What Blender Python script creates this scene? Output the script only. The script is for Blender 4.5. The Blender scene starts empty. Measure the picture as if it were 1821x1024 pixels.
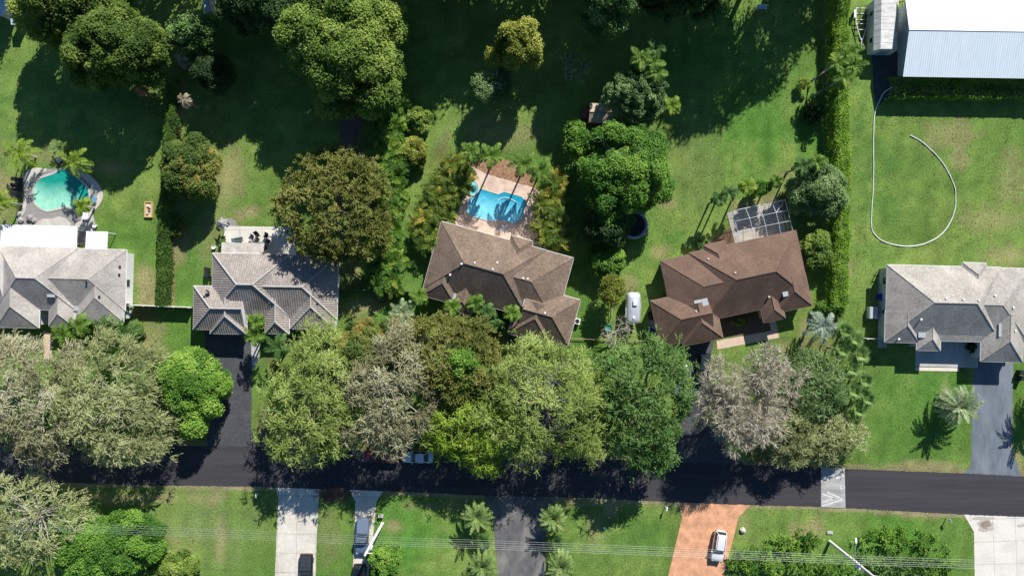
import bpy, bmesh, math, random
import numpy as np
from mathutils import Vector, Matrix

# ------------------------------------------------------------------ frame: metres per photo pixel on the ground, drone height
S, H, CX, CY = 0.085, 103.0, 910.5, 512.0
SUN = Vector((-0.60, -1.35, -1.0)).normalized()          # direction the light travels
scene = bpy.context.scene
COL = scene.collection
R = math.radians

def P(px, py, h=0.0):
    k = S * (H - h) / H
    return Vector(((px - CX) * k, -(py - CY) * k, h))

# ------------------------------------------------------------------ tagging
def tag(o, label=None, cat=None, group=None, kind=None):
    if label: o['label'] = label
    if cat: o['category'] = cat
    if group: o['group'] = group
    if kind: o['kind'] = kind
    return o

def thing(name, label, cat, loc, rot=0.0, group=None):
    """Empty at the base of a thing; rot = clockwise degrees as seen from above"""
    o = bpy.data.objects.new(name, None)
    o.empty_display_size = 0.3
    COL.objects.link(o)
    o.location = loc
    o.rotation_euler = (0, 0, -R(rot))
    return tag(o, label, cat, group)

def copy_tree(o, parent=None):
    c = o.copy()
    COL.objects.link(c)
    if parent is not None:
        c.parent = parent
    for ch in list(o.children):
        copy_tree(ch, c)
    return c

# ------------------------------------------------------------------ mesh builder
class MB:
    def __init__(s):
        s.v, s.f, s.m = [], [], []
    def add(s, verts, faces, mi=0):
        n = len(s.v)
        s.v += [tuple(p) for p in verts]
        s.f += [tuple(i + n for i in f) for f in faces]
        s.m += [mi] * len(faces)
        return s
    def box(s, c, d, rz=0.0, mi=0, top=1.0):
        cx, cy, cz = c
        a, b, e = d[0] / 2, d[1] / 2, d[2] / 2
        cs, sn = math.cos(rz), math.sin(rz)
        vs = []
        for z, t in ((-e, 1.0), (e, top)):
            for x, y in ((-a * t, -b * t), (a * t, -b * t), (a * t, b * t), (-a * t, b * t)):
                vs.append((cx + x * cs - y * sn, cy + x * sn + y * cs, cz + z))
        return s.add(vs, [(3, 2, 1, 0), (4, 5, 6, 7), (0, 1, 5, 4), (1, 2, 6, 5), (2, 3, 7, 6), (3, 0, 4, 7)], mi)
    def tube(s, pts, r, n=7, mi=0, cap=True):
        pts = [Vector(p) for p in pts]
        rs = r if isinstance(r, (list, tuple)) else [r] * len(pts)
        rings = []
        for i, p in enumerate(pts):
            d = (pts[min(i + 1, len(pts) - 1)] - pts[max(i - 1, 0)]).normalized()
            a = Vector((0, 0, 1)) if abs(d.z) < 0.9 else Vector((1, 0, 0))
            x = d.cross(a).normalized()
            y = d.cross(x).normalized()
            rings.append([p + (x * math.cos(2 * math.pi * k / n) + y * math.sin(2 * math.pi * k / n)) * rs[i] for k in range(n)])
        return s.loft(rings, mi, cap)
    def loft(s, rings, mi=0, cap=True):
        n = len(rings[0])
        vs = [p for r in rings for p in r]
        fs = []
        for i in range(len(rings) - 1):
            for k in range(n):
                a, b = i * n + k, i * n + (k + 1) % n
                fs.append((a, b, b + n, a + n))
        if cap:
            fs.append(tuple(range(n))[::-1])
            fs.append(tuple(range((len(rings) - 1) * n, len(rings) * n)))
        return s.add(vs, fs, mi)
    def prism(s, pts, z0, z1, mi=0):
        return s.loft([[(p[0], p[1], z0) for p in pts], [(p[0], p[1], z1) for p in pts]], mi)
    def disc(s, c, r, z0, z1, n=20, mi=0):
        return s.prism([(c[0] + r * math.cos(2 * math.pi * k / n), c[1] + r * math.sin(2 * math.pi * k / n)) for k in range(n)], z0, z1, mi)
    def build(s, name, mats, parent=None, smooth=False, fix=True):
        me = bpy.data.meshes.new(name)
        me.from_pydata(s.v, [], s.f)
        for m in (mats if isinstance(mats, (list, tuple)) else [mats]):
            me.materials.append(m)
        if any(s.m):
            me.polygons.foreach_set('material_index', s.m)
        if fix:
            bm = bmesh.new(); bm.from_mesh(me)
            bmesh.ops.recalc_face_normals(bm, faces=bm.faces)
            bm.to_mesh(me); bm.free()
        if smooth:
            me.polygons.foreach_set('use_smooth', [True] * len(me.polygons))
            me.set_sharp_from_angle(angle=R(40))
        me.update()
        o = bpy.data.objects.new(name, me)
        COL.objects.link(o)
        if parent is not None:
            o.parent = parent
        return o

# ------------------------------------------------------------------ materials
MATS = {}
def _new(name):
    m = bpy.data.materials.new(name)
    m.use_nodes = True
    nt = m.node_tree
    nt.nodes.clear()
    out = nt.nodes.new('ShaderNodeOutputMaterial')
    return m, nt, out

def mat(name, c1, c2=None, scale=3.0, rough=0.8, metal=0.0, bump=0.0, bscale=None, stain=None, stain_scale=0.35, stain_amt=0.5, spec=0.3, coat=0.0, detail=6.0, alpha=1.0, stretch=None, joints=None, jrot=0):
    if name in MATS: return MATS[name]
    m, nt, out = _new(name)
    N = nt.nodes.new; L = nt.links.new
    b = N('ShaderNodeBsdfPrincipled')
    b.inputs['Roughness'].default_value = rough
    b.inputs['Metallic'].default_value = metal
    b.inputs['Specular IOR Level'].default_value = spec
    b.inputs['Coat Weight'].default_value = coat
    b.inputs['Alpha'].default_value = alpha
    tc = N('ShaderNodeTexCoord')
    src = tc.outputs['Object']
    if stretch:
        mp = N('ShaderNodeMapping'); mp.inputs['Scale'].default_value = stretch
        L(src, mp.inputs[0]); src = mp.outputs[0]
    if c2 is None:
        c2 = tuple(min(1, x * 1.18) for x in c1); c1 = tuple(x * 0.85 for x in c1)
    nz = N('ShaderNodeTexNoise'); nz.inputs['Scale'].default_value = scale; nz.inputs['Detail'].default_value = detail; nz.inputs['Roughness'].default_value = 0.65
    L(src, nz.inputs['Vector'])
    cr = N('ShaderNodeValToRGB')
    cr.color_ramp.elements[0].position = 0.3; cr.color_ramp.elements[1].position = 0.7
    cr.color_ramp.elements[0].color = (*c1, 1); cr.color_ramp.elements[1].color = (*c2, 1)
    L(nz.outputs['Fac'], cr.inputs[0])
    colr = cr.outputs[0]
    if stain:
        n2 = N('ShaderNodeTexNoise'); n2.inputs['Scale'].default_value = stain_scale; n2.inputs['Detail'].default_value = 4.0
        L(src, n2.inputs['Vector'])
        r2 = N('ShaderNodeMapRange'); r2.inputs[1].default_value = 0.45; r2.inputs[2].default_value = 0.72
        r2.inputs[3].default_value = 0; r2.inputs[4].default_value = stain_amt
        L(n2.outputs['Fac'], r2.inputs[0])
        mx = N('ShaderNodeMix'); mx.data_type = 'RGBA'
        L(r2.outputs[0], mx.inputs[0]); L(colr, mx.inputs[6]); mx.inputs[7].default_value = (*stain, 1)
        colr = mx.outputs[2]
    if joints:
        mj = N('ShaderNodeMapping'); mj.inputs['Rotation'].default_value = (0, 0, R(jrot)); L(tc.outputs['Object'], mj.inputs[0])
        br = N('ShaderNodeTexBrick'); br.offset = 0; br.inputs['Scale'].default_value = 1; br.inputs['Brick Width'].default_value = joints; br.inputs['Row Height'].default_value = joints
        br.inputs['Mortar Size'].default_value = .035; br.inputs['Color1'].default_value = (1, 1, 1, 1); br.inputs['Color2'].default_value = (.93, .93, .92, 1); br.inputs['Mortar'].default_value = (.62, .6, .57, 1)
        L(mj.outputs[0], br.inputs['Vector'])
        mm = N('ShaderNodeMix'); mm.data_type = 'RGBA'; mm.blend_type = 'MULTIPLY'; mm.inputs[0].default_value = 1
        L(colr, mm.inputs[6]); L(br.outputs['Color'], mm.inputs[7]); colr = mm.outputs[2]
    L(colr, b.inputs['Base Color'])
    if bump:
        n3 = N('ShaderNodeTexNoise'); n3.inputs['Scale'].default_value = bscale or scale * 2; n3.inputs['Detail'].default_value = 3
        L(src, n3.inputs['Vector'])
        bp = N('ShaderNodeBump'); bp.inputs['Strength'].default_value = bump; bp.inputs['Distance'].default_value = 0.1
        L(n3.outputs['Fac'], bp.inputs['Height']); L(bp.outputs[0], b.inputs['Normal'])
    L(b.outputs[0], out.inputs[0])
    MATS[name] = m
    return m

def foliage(name, stops, trans=0.42, rough=0.6, gloss=0.015):
    """leaf colour from each leaf's own value"""
    if name in MATS: return MATS[name]
    m, nt, out = _new(name)
    N = nt.nodes.new; L = nt.links.new
    at = N('ShaderNodeAttribute'); at.attribute_name = 'v'
    cr = N('ShaderNodeValToRGB')
    el = cr.color_ramp.elements
    while len(el) < len(stops): el.new(0.5)
    for e, (p, c) in zip(el, stops):
        e.position = p; e.color = (*c, 1)
    L(at.outputs['Fac'], cr.inputs[0])
    d = N('ShaderNodeBsdfDiffuse'); t = N('ShaderNodeBsdfTranslucent')
    L(cr.outputs[0], d.inputs[0]); L(cr.outputs[0], t.inputs[0])
    mx = N('ShaderNodeMixShader'); mx.inputs[0].default_value = trans
    L(d.outputs[0], mx.inputs[1]); L(t.outputs[0], mx.inputs[2])
    g = N('ShaderNodeBsdfGlossy'); g.inputs['Roughness'].default_value = rough
    g.inputs[0].default_value = (0.8, 0.8, 0.8, 1)
    m2 = N('ShaderNodeMixShader'); m2.inputs[0].default_value = gloss
    L(mx.outputs[0], m2.inputs[1]); L(g.outputs[0], m2.inputs[2])
    L(m2.outputs[0], out.inputs[0])
    MATS[name] = m
    return m

def pal(c1, c2, c3=None):
    return [(0.1, c1), (0.9, c2)] if c3 is None else [(0.1, c1), (0.55, c2), (0.97, c3)]

# ------------------------------------------------------------------ numpy noise
def vnoise(x, y, scale, seed):
    rg = np.random.default_rng(seed)
    g = rg.random((256, 256))
    X, Y = x / scale + 1000, y / scale + 1000
    i, j = np.floor(X).astype(int), np.floor(Y).astype(int)
    u, v = X - i, Y - j
    u = u * u * (3 - 2 * u); v = v * v * (3 - 2 * v)
    a = g[i % 256, j % 256]; b = g[(i + 1) % 256, j % 256]; c = g[i % 256, (j + 1) % 256]; d = g[(i + 1) % 256, (j + 1) % 256]
    return (a * (1 - u) + b * u) * (1 - v) + (c * (1 - u) + d * u) * v
def fbm(x, y, scale, seed, octv=4):
    t = 0; a = 0.5; n = 0
    for k in range(octv):
        t = t + a * vnoise(x, y, scale / 2 ** k, seed + k); n += a; a *= 0.55
    return t / n

# ------------------------------------------------------------------ leaves
TOSUN = np.array(tuple(-SUN))                            # leaves turn towards the light
def norm(a):
    return a / np.maximum(np.linalg.norm(a, axis=-1, keepdims=True), 1e-9)

def leaf_obj(name, C, D, N_, L, W, v, m, parent):
    C = np.asarray(C, float); n = len(C)
    D = norm(np.asarray(D, float)); sd = norm(np.cross(N_, D))
    L = (np.zeros(n) + L)[:, None]; W = (np.zeros(n) + W)[:, None]
    V = np.empty((n, 4, 3))
    V[:, 0] = C - D * L / 2; V[:, 1] = C + sd * W / 2 - D * L * 0.08; V[:, 2] = C + D * L / 2; V[:, 3] = C - sd * W / 2 - D * L * 0.08
    me = bpy.data.meshes.new(name)
    me.vertices.add(4 * n); me.loops.add(4 * n); me.polygons.add(n)
    me.vertices.foreach_set('co', V.astype(np.float32).ravel())
    me.loops.foreach_set('vertex_index', np.arange(4 * n, dtype=np.int32))
    me.polygons.foreach_set('loop_start', np.arange(0, 4 * n, 4, dtype=np.int32))
    me.materials.append(m)
    at = me.attributes.new('v', 'FLOAT', 'FACE')
    at.data.foreach_set('value', np.clip(np.zeros(n) + v, 0, 1).astype(np.float32))
    me.update(calc_edges=True)
    me.validate()
    o = bpy.data.objects.new(name, me)
    COL.objects.link(o)
    o.parent = parent
    return o

def rdir(rg, n):
    return norm(rg.normal(size=(n, 3)))

def dome(rg, n, rx, ry, hb, ht, irr=0.22):
    """lobe centres over a crown envelope, uneven outline"""
    ph = rg.random(3) * 6.28
    i = np.arange(n) + 0.5
    z = 1 - 1.25 * i / n                                  # 1 .. -0.25
    a = i * 2.39996 + rg.normal(size=n) * 0.25
    s = np.sqrt(np.clip(1 - z * z, 0.03, 1))
    d = np.stack([np.cos(a) * s, np.sin(a) * s, z], 1)
    k = 1 + irr * (np.sin(2 * a + ph[0]) * 0.5 + np.sin(3 * a + ph[1]) * 0.5 + np.sin(5 * a + ph[2]) * 0.35)
    zc = hb + (ht - hb) * 0.42
    zr = np.where(z > 0, ht - zc, zc - hb)
    return d, np.stack([d[:, 0] * rx * k, d[:, 1] * ry * k, zc + d[:, 2] * zr], 1), zc

def trunk_obj(rg, parent, ht, zc, tips, m, r0, lean=(0, 0)):
    b = MB()
    top = Vector((lean[0], lean[1], zc * 0.8))
    b.tube([(0, 0, 0), (lean[0] * 0.3, lean[1] * 0.3, zc * 0.3), top], [r0 * 1.25, r0, r0 * 0.75], 8)
    for t in tips:
        t = Vector(t)
        st = Vector((lean[0] * 0.6, lean[1] * 0.6, zc * rg.uniform(0.4, 0.75)))
        mid = st.lerp(t, 0.55) + Vector((rg.normal() * 0.15, rg.normal() * 0.15, ht * 0.05))
        b.tube([st, mid, t], [r0 * 0.5, r0 * 0.3, r0 * 0.1], 5)
    return b.build('trunk', m, parent, fix=False)

def broad_tree(name, label, cat, px, py, rx, ry, ht, m, leaf=0.3, nl=26, dens=1.0, hb=None, group=None, bark=None, flat=0.75, irr=0.22, seed=None, up=0.45, trunk_name='trunk', spread=0.76, bare=0):
    sd = seed if seed is not None else int(px * 7 + py * 13) & 0xffff
    rg = np.random.default_rng(sd)
    hb = ht * 0.25 if hb is None else hb
    hm = hb + (ht - hb) * 0.6
    base = P(px, py, hm); base.z = 0
    k = S * (H - hm) / H
    rx, ry = rx * k, ry * k
    if nl >= 14: nl = int(nl * 2.3)
    t = thing(name, label, cat, base, 0, group)
    r_l = min(spread * math.sqrt(rx * ry) / math.sqrt(max(nl, 4)) * 2.6, .55 * min(rx, ry))
    d, c, zc = dome(rg, nl, max(rx - r_l * 0.95, rx * 0.35), max(ry - r_l * 0.95, ry * 0.35), hb, max(ht - r_l * flat * 0.8, hb + 0.3), irr)
    rl = r_l * rg.uniform(0.6, 1.35, nl)
    c = c + rdir(rg, nl) * (r_l * .35)
    ns = 11
    # sub-clumps on every lobe
    sdir = rdir(rg, nl * ns).reshape(nl, ns, 3)
    sdir = norm(sdir + 0.55 * d[:, None, :] + np.array([0, 0, 0.25]))
    sc = c[:, None, :] + sdir * (rl * 0.72)[:, None, None] * np.array([1, 1, flat])
    sr = (rl * 0.46)[:, None] * rg.uniform(0.7, 1.3, (nl, ns))
    lv = rg.normal(size=nl) * 0.2 + (vnoise(c[:, 0] + sd, c[:, 1], max(rx, ry) * .7, sd) - .5) * .5
    if nl > 30 and irr >= .2:                                            # a few lobes are missing, so limbs and ground show
        gone = rg.random(nl) < .07
        rl = np.where(gone, rl * .35, rl)
    sv = lv[:, None] + rg.normal(size=(nl, ns)) * 0.1
    area = 4 * math.pi * (sr ** 2)
    cnt = np.clip(area * 0.85 * dens / (leaf * leaf * 0.5), 4, 400).astype(int).ravel()
    idx = np.repeat(np.arange(nl * ns), cnt)
    n = len(idx)
    ld = norm(rdir(rg, n) + 0.35 * sdir.reshape(-1, 3)[idx] + np.array([0, 0, 0.15]))
    C = sc.reshape(-1, 3)[idx] + ld * (sr.ravel()[idx] * (0.35 + rg.random(n) ** .7 * 1.05))[:, None] * np.array([1, 1, 0.9])
    # drop leaves buried in the middle of another lobe
    q = (C - np.array([0, 0, zc])) / np.array([rx, ry, max(ht - zc, 0.3)])
    keep = (np.linalg.norm(q, axis=1) > 0.5) & (C[:, 2] > 0.02)
    C, ld, idx = C[keep], ld[keep], idx[keep]; n = len(C)
    N_ = norm(ld * 0.5 + np.array([0, 0, up * .6]) + TOSUN * .75 + rdir(rg, n) * 0.7)
    D = np.cross(N_, rdir(rg, n))
    v = 0.5 + sv.ravel()[idx] + rg.normal(size=n) * 0.14
    Ls = leaf * rg.uniform(0.7, 1.35, n)
    bk = bark or M_bark
    if trunk_name:
        o_t = trunk_obj(rg, t, ht, zc, c[::max(1, nl // 9)], bk, max(0.05, min(0.45, 0.035 * ht)))
        o_t.name = trunk_name
    leaf_obj('crown' if ht > 3.3 else 'foliage', C, D, N_, Ls, Ls * 0.62, v, m, t)
    if bare:
        b = MB()
        for _ in range(bare):
            q = c[rg.integers(nl)] * np.array([1, 1, 1.0])
            e = Vector(q) + Vector(rdir(rg, 1)[0]) * r_l * 0.5 + Vector((0, 0, r_l * 0.75))
            s0 = Vector((0, 0, zc * .78))
            mid = s0.lerp(e, 0.5) + Vector(rdir(rg, 1)[0]) * 0.4 + Vector((0, 0, .5))
            b.tube([s0, mid, e], [0.12, 0.07, 0.02], 5)
            for __ in range(4):
                u = rg.uniform(0.4, 1); p0 = mid.lerp(e, u)
                b.tube([p0, p0 + Vector(rdir(rg, 1)[0]) * rg.uniform(.5, 1.3) + Vector((0, 0, .3))], [0.04, 0.012], 4)
        b.build('bare_branches', M_palebark, t, fix=False)
    return t

def wispy_tree(name, label, cat, px, py, rx, ry, ht, m, ntip=420, strands=9, nleaf=6, slen=1.1, leaf=0.30, w=0.09, droop=0.5, hb=None, group=None, bark=None, irr=0.25, seed=None, limbs=14, lobes=52, vshift=0.0, hole=0.0):
    """feathery crown of drooping sprays"""
    sd = seed if seed is not None else int(px * 7 + py * 13) & 0xffff
    rg = np.random.default_rng(sd)
    hb = ht * 0.3 if hb is None else hb
    hm = hb + (ht - hb) * 0.6
    base = P(px, py, hm); base.z = 0
    k = S * (H - hm) / H * 1.07
    rx, ry = rx * k, ry * k
    t = thing(name, label, cat, base, 0, group)
    ntip = int(ntip * 1.7)
    lr = 1.2 * math.sqrt(rx * ry / lobes) * 1.35
    d, c, zc = dome(rg, lobes, max(rx - lr * 0.8, rx * .4), max(ry - lr * 0.8, ry * .4), hb, max(ht - lr * .6, hb + .4), irr)
    lv = rg.normal(size=lobes) * 0.17 + (vnoise(c[:, 0] + sd, c[:, 1], max(rx, ry) * .6, sd) - .5) * .45
    li = np.arange(ntip) % lobes
    if hole: li = li[rg.random(ntip) > 0.0]
    td = norm(rdir(rg, ntip) + d[li] * 0.7 + np.array([0, 0, 0.35]))
    far = np.where(rg.random(ntip) < .16, rg.uniform(.9, 1.7, ntip), rg.uniform(.3, .85, ntip))   # stray sprays break the outline
    T = c[li] + td * (lr * far)[:, None] * np.array([1, 1, .7])
    ns = ntip * strands
    ti = np.repeat(np.arange(ntip), strands)
    sdr = norm(td[ti] * 0.75 + rdir(rg, ns) * 0.75 + np.array([0, 0, -0.02]))
    sl = slen * rg.uniform(0.55, 1.35, ns)
    n = ns * nleaf
    si = np.repeat(np.arange(ns), nleaf)
    u = (np.tile(np.arange(nleaf), ns) + rg.uniform(0, 1, n)) / nleaf
    C = T[ti[si]] + sdr[si] * (sl[si] * u)[:, None] + np.array([0, 0, -1.0]) * (droop * sl[si] * u * u)[:, None]
    tan = sdr[si] + np.array([0, 0, -1.0]) * (2 * droop * u)[:, None]
    D = norm(tan) + rdir(rg, n) * 0.45
    N_ = norm(np.array([0, 0, 0.4]) + TOSUN * .9 + rdir(rg, n) * 0.8)
    v = 0.5 + vshift + lv[li][ti[si]] + (rg.normal(size=ntip) * .1)[ti[si]] + rg.normal(size=n) * 0.12 + 0.3 * (u - 0.5)
    ok = C[:, 2] > 0.05
    Ls = leaf * rg.uniform(0.7, 1.3, n)
    bk = bark or M_bark
    trunk_obj(rg, t, ht, zc, c[::max(1, lobes // limbs)], bk, min(0.4, 0.03 * ht))
    leaf_obj('crown', C[ok], D[ok], N_[ok], Ls[ok], (Ls * w / leaf)[ok], v[ok], m, t)
    return t

def bare_tree(name, label, cat, px, py, r, ht, bark, leafm, seed, lv=(3, 5, 6), rb=0.16, twig=0.0, leaves=200, group=None, upw=0.55, leafsz=0.16):
    """branching limbs, many bare twigs, few leaves"""
    rg = np.random.default_rng(seed)
    hm = ht * 0.75
    base = P(px, py, hm); base.z = 0
    r = r * S * (H - hm) / H
    t = thing(name, label, cat, base, 0, group)
    b = MB()
    b.tube([(0, 0, 0), (0.05, 0.03, ht * 0.2), (0, 0, ht * 0.38)], [rb * 1.3, rb, rb * 0.8], 8)
    ends = [(Vector((0, 0, ht * 0.36)), Vector((0, 0, 1)), rb * 0.7)]
    length = r * 0.62
    tips = []
    for lvl, nb in enumerate(lv):
        nxt = []
        for (p, d, rr) in ends:
            a0 = rg.random() * 6.28
            for q in range(nb):
                a = a0 + q * 6.28 / nb + rg.normal() * 0.35
                side = Vector((math.cos(a), math.sin(a), upw * rg.uniform(0.3, 1.2)))
                dd = (d * (0.55 if lvl else 0.1) + side * 0.8).normalized()
                ll = length * rg.uniform(0.65, 1.15)
                st = p - d * (length * 0.8 * rg.random() if lvl else 0)
                mid = st + dd * ll * 0.5 + Vector(rg.normal(size=3) * ll * 0.07)
                e = st + dd * ll
                e.z = min(e.z, ht)
                b.tube([st, mid, e], [rr, rr * 0.75, rr * 0.45], 4 if lvl else 6, cap=False)
                nxt.append((e, dd, rr * 0.5))
        ends = nxt
        length *= 0.58
        tips = nxt
    b.build('trunk', bark, t, fix=False)
    tp = np.array([tuple(e[0]) for e in tips]); td = np.array([tuple(e[1]) for e in tips])
    if twig:
        n = int(len(tp) * twig)
        i = rg.integers(0, len(tp), n)
        D = norm(td[i] + rdir(rg, n) * 0.9)
        L = rg.uniform(0.5, 1.3, n) * r * 0.13
        C = tp[i] + D * (L / 2)[:, None] + rg.normal(size=(n, 3)) * 0.12
        leaf_obj('crown', C, D, rdir(rg, n), L, 0.065, rg.random(n), MATS['twig'], t)
    if leaves:
        i = rg.integers(0, len(tp), leaves)
        C = tp[i] + rg.normal(size=(leaves, 3)) * r * 0.07
        leaf_obj('foliage', C, rdir(rg, leaves), norm(rdir(rg, leaves) + np.array([0, 0, .7])), leafsz * 1.5 * rg.uniform(.7, 1.3, leaves), leafsz, rg.random(leaves), leafm, t)
    return t

def frond_leaves(rg, org, az, e0, bend, fl, ll, nlf, lw, twist=0.25, vee=0.35):
    """one feather frond: rachis arc with leaflets on both sides"""
    t = np.linspace(0, 1, nlf)
    pitch = e0 - bend * t
    st = fl / nlf
    hx = np.cumsum(np.cos(pitch)) * st; hz = np.cumsum(np.sin(pitch)) * st
    f = np.array([math.cos(az), math.sin(az), 0]); sd = np.array([-math.sin(az), math.cos(az), 0])
    pts = org + f * hx[:, None] + np.array([0, 0, 1.0]) * hz[:, None]
    tan = f * np.cos(pitch)[:, None] + np.array([0, 0, 1.0]) * np.sin(pitch)[:, None]
    up = np.cross(tan, sd); up = np.where(up[:, 2:3] < 0, -up, up)
    C, D, N_, L = [], [], [], []
    lt = ll * (0.35 + 0.75 * np.sin(math.pi * np.clip(0.12 + 0.86 * t, 0, 1)))
    for s in (-1, 1):
        dd = norm(sd * s * 0.85 + tan * 0.62 + up * vee + np.array([0, 0, -0.25]) + rg.normal(size=(nlf, 3)) * twist * 0.5)
        C.append(pts + dd * (lt / 2)[:, None]); D.append(dd)
        N_.append(norm(up + rg.normal(size=(nlf, 3)) * twist)); L.append(lt)
    C.append(pts); D.append(tan); N_.append(up); L.append(np.full(nlf, st * 1.6))
    C = np.concatenate(C); n = len(C)
    W = np.concatenate([np.full(2 * nlf, lw), np.full(nlf, 0.07)])
    return C, np.concatenate(D), np.concatenate(N_), np.concatenate(L), W

def palm_mesh(rg, t, h, nf, fl, m, ll=0.6, nlf=24, lw=0.11, emin=-0.5, emax=1.15, bend=1.3, lean=(0, 0), tr=0.13, trm=None, vbase=0.5, crownshaft=None):
    pts = [Vector((lean[0] * (1 - q) ** 1.5, lean[1] * (1 - q) ** 1.5, h * q)) for q in (0, .25, .5, .75, 1)]
    if h > 0.4:
        b = MB(); b.tube(pts, [tr * 1.35, tr * 1.05, tr, tr * .95, tr * .8], 8)
        b.build('trunk', trm or M_palmtrunk, t, smooth=True, fix=False)
    if crownshaft:
        b = MB(); b.tube([(0, 0, h - .7), (0, 0, h - .3), (0, 0, h + .1)], [tr * .8, tr * 1.0, tr * .5], 8)
        b.build('crown_shaft', crownshaft, t, smooth=True, fix=False)
    acc = [[], [], [], [], [], []]
    for i in range(nf):
        q = (i + 0.5) / nf
        e0 = emax + (emin - emax) * q + rg.normal() * 0.08
        az = i * 2.39996 + rg.normal() * 0.15
        out = frond_leaves(rg, np.array([0, 0, h]), az, e0, bend * rg.uniform(.8, 1.2), fl * rg.uniform(.82, 1.1), ll, nlf, lw)
        for a, o in zip(acc, out): a.append(o)
        acc[5].append(np.full(len(out[0]), vbase + 0.25 * (0.5 - q) + rg.normal() * 0.1))
    A = [np.concatenate(a) for a in acc]
    ok = A[0][:, 2] > 0.03
    leaf_obj('crown', A[0][ok], A[1][ok], A[2][ok], A[3][ok], A[4][ok], A[5][ok] + rg.normal(size=ok.sum()) * .06, m, t)

def palm(label, px, py, h, fl, m, nf=15, seed=1, name='palm_tree', group=None, cat='palm tree', **kw):
    rg = np.random.default_rng(seed)
    b = P(px, py, h); b.z = 0
    t = thing(name, label, cat, b, 0, group)
    palm_mesh(rg, t, h, nf, fl, m, **kw)
    return t

def fan_mesh(rg, t, h, nf, pl, fr, m, nseg=15, tr=0.14, emin=-0.5, emax=1.2):
    b = MB(); b.tube([(0, 0, 0), (0, 0, h * .5), (0, 0, h)], [tr * 1.3, tr, tr * .9], 8)
    b.build('trunk', M_palmtrunk, t, smooth=True, fix=False)
    C, D, N_, L, W, V = [], [], [], [], [], []
    for i in range(nf):
        q = (i + .5) / nf
        e = emax + (emin - emax) * q; az = i * 2.39996 + rg.normal() * .2
        f = np.array([math.cos(az) * math.cos(e), math.sin(az) * math.cos(e), math.sin(e)])
        sd = np.array([-math.sin(az), math.cos(az), 0]); up = np.cross(f, sd)
        if up[2] < 0: up = -up
        hub = np.array([0, 0, h]) + f * pl
        vv = .5 + rg.normal() * .14 + .15 * (.5 - q)
        C.append(np.array([0, 0, h]) + f * pl / 2); D.append(f); N_.append(up); L.append(pl); W.append(.06); V.append(vv)
        for a in np.linspace(-1.9, 1.9, nseg):
            dd = f * math.cos(a) + sd * math.sin(a) - np.array([0, 0, .22])
            ln = fr * (0.75 + .25 * math.cos(a)) * rg.uniform(.85, 1.1)
            dd = dd / np.linalg.norm(dd)
            C.append(hub + dd * ln / 2); D.append(dd); N_.append(up + rg.normal(size=3) * .2); L.append(ln); W.append(.16); V.append(vv + rg.normal() * .08)
    leaf_obj('crown', np.array(C), np.array(D), norm(np.array(N_)), np.array(L), np.array(W), np.array(V), m, t)

def fan_palm(label, px, py, h, fr, m, nf=26, seed=1, pl=0.7, group=None, **kw):
    rg = np.random.default_rng(seed)
    b = P(px, py, h); b.z = 0
    t = thing('fan_palm', label, 'palm tree', b, 0, group)
    fan_mesh(rg, t, h, nf, pl, fr, m, **kw)
    return t

def line_pts(pl, step):
    out = []
    for (a, b) in zip(pl[:-1], pl[1:]):
        a, b = Vector(a), Vector(b); n = max(1, int((b - a).length / step))
        out += [a.lerp(b, i / n) for i in range(n)]
    return out + [Vector(pl[-1])]

def hedge(label, pl, w, h, m, leaf=0.2, dens=1.0, seed=1, group=None, shag=0.25, name='hedge'):
    """clipped hedge along a photo-pixel polyline; w, h in metres"""
    rg = np.random.default_rng(seed)
    pts = [P(x, y, h * 0.8) for x, y in pl]
    for p in pts: p.z = 0
    o0 = sum(pts, Vector()) / len(pts)
    t = thing(name, label, 'hedge', o0, 0, group)
    loc = [p - o0 for p in pts]
    stems = MB(); C, NN = [], []
    tot = 0
    for a, b in zip(loc[:-1], loc[1:]):
        L = (b - a).length; d = (b - a) / L; s = Vector((-d.y, d.x, 0))
        n = int(L * (w + 2 * h) / (leaf * leaf * .5) * 1.15 * dens)
        u = rg.random(n) * (L + w * .5) - w * .25
        per = rg.random(n) * (w + 2 * h * 0.8)
        top = per < w
        x = np.where(top, per - w / 2, np.where(per < w + h * .8, w / 2, -w / 2))
        z = np.where(top, h, np.where(per < w + h * .8, h - (per - w), h - (per - w - h * .8)))
        nx = np.where(top, 0, np.sign(x)); nz = np.where(top, 1.0, 0.25)
        au = u + a.dot(d) * 1.0
        bump = (vnoise(au, x * 1.3 + 31, 0.9, seed) - .5) * 2 * shag + (vnoise(au, x + 7, 2.4, seed + 3) - .5) * shag * 1.5
        x = x + nx * bump + rg.normal(size=n) * .1
        z = z + nz * bump * .8 + rg.normal(size=n) * .08 - np.abs(x / (w / 2)) ** 4 * 0.12
        base = np.array(a)[None] + np.array(d)[None] * u[:, None] + np.array(s)[None] * x[:, None]
        base[:, 2] = np.maximum(z, .04)
        C.append(base); NN.append(np.array(s)[None] * nx[:, None] + np.array([0, 0, 1.0])[None] * nz[:, None])
        stems.tube([a, b], .04, 4)
        for q in np.arange(0.3, L, 0.9):
            p = a + d * float(q)
            stems.tube([p, p + Vector((0, 0, h * .7))], [.05, .02], 4)
    C = np.concatenate(C); NN = np.concatenate(NN); n = len(C)
    N_ = norm(NN * .6 + rdir(rg, n) * .8 + TOSUN * .6)
    v = .45 + (fbm(C[:, 0], C[:, 1], 1.2, seed, 3) - .5) * 1.0 + rg.normal(size=n) * .15
    stems.build('stem', M_bark, t, fix=False)
    Ls = leaf * rg.uniform(.7, 1.3, n)
    leaf_obj('foliage', C, np.cross(N_, rdir(rg, n)), N_, Ls, Ls * .62, v, m, t)
    return t

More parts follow.
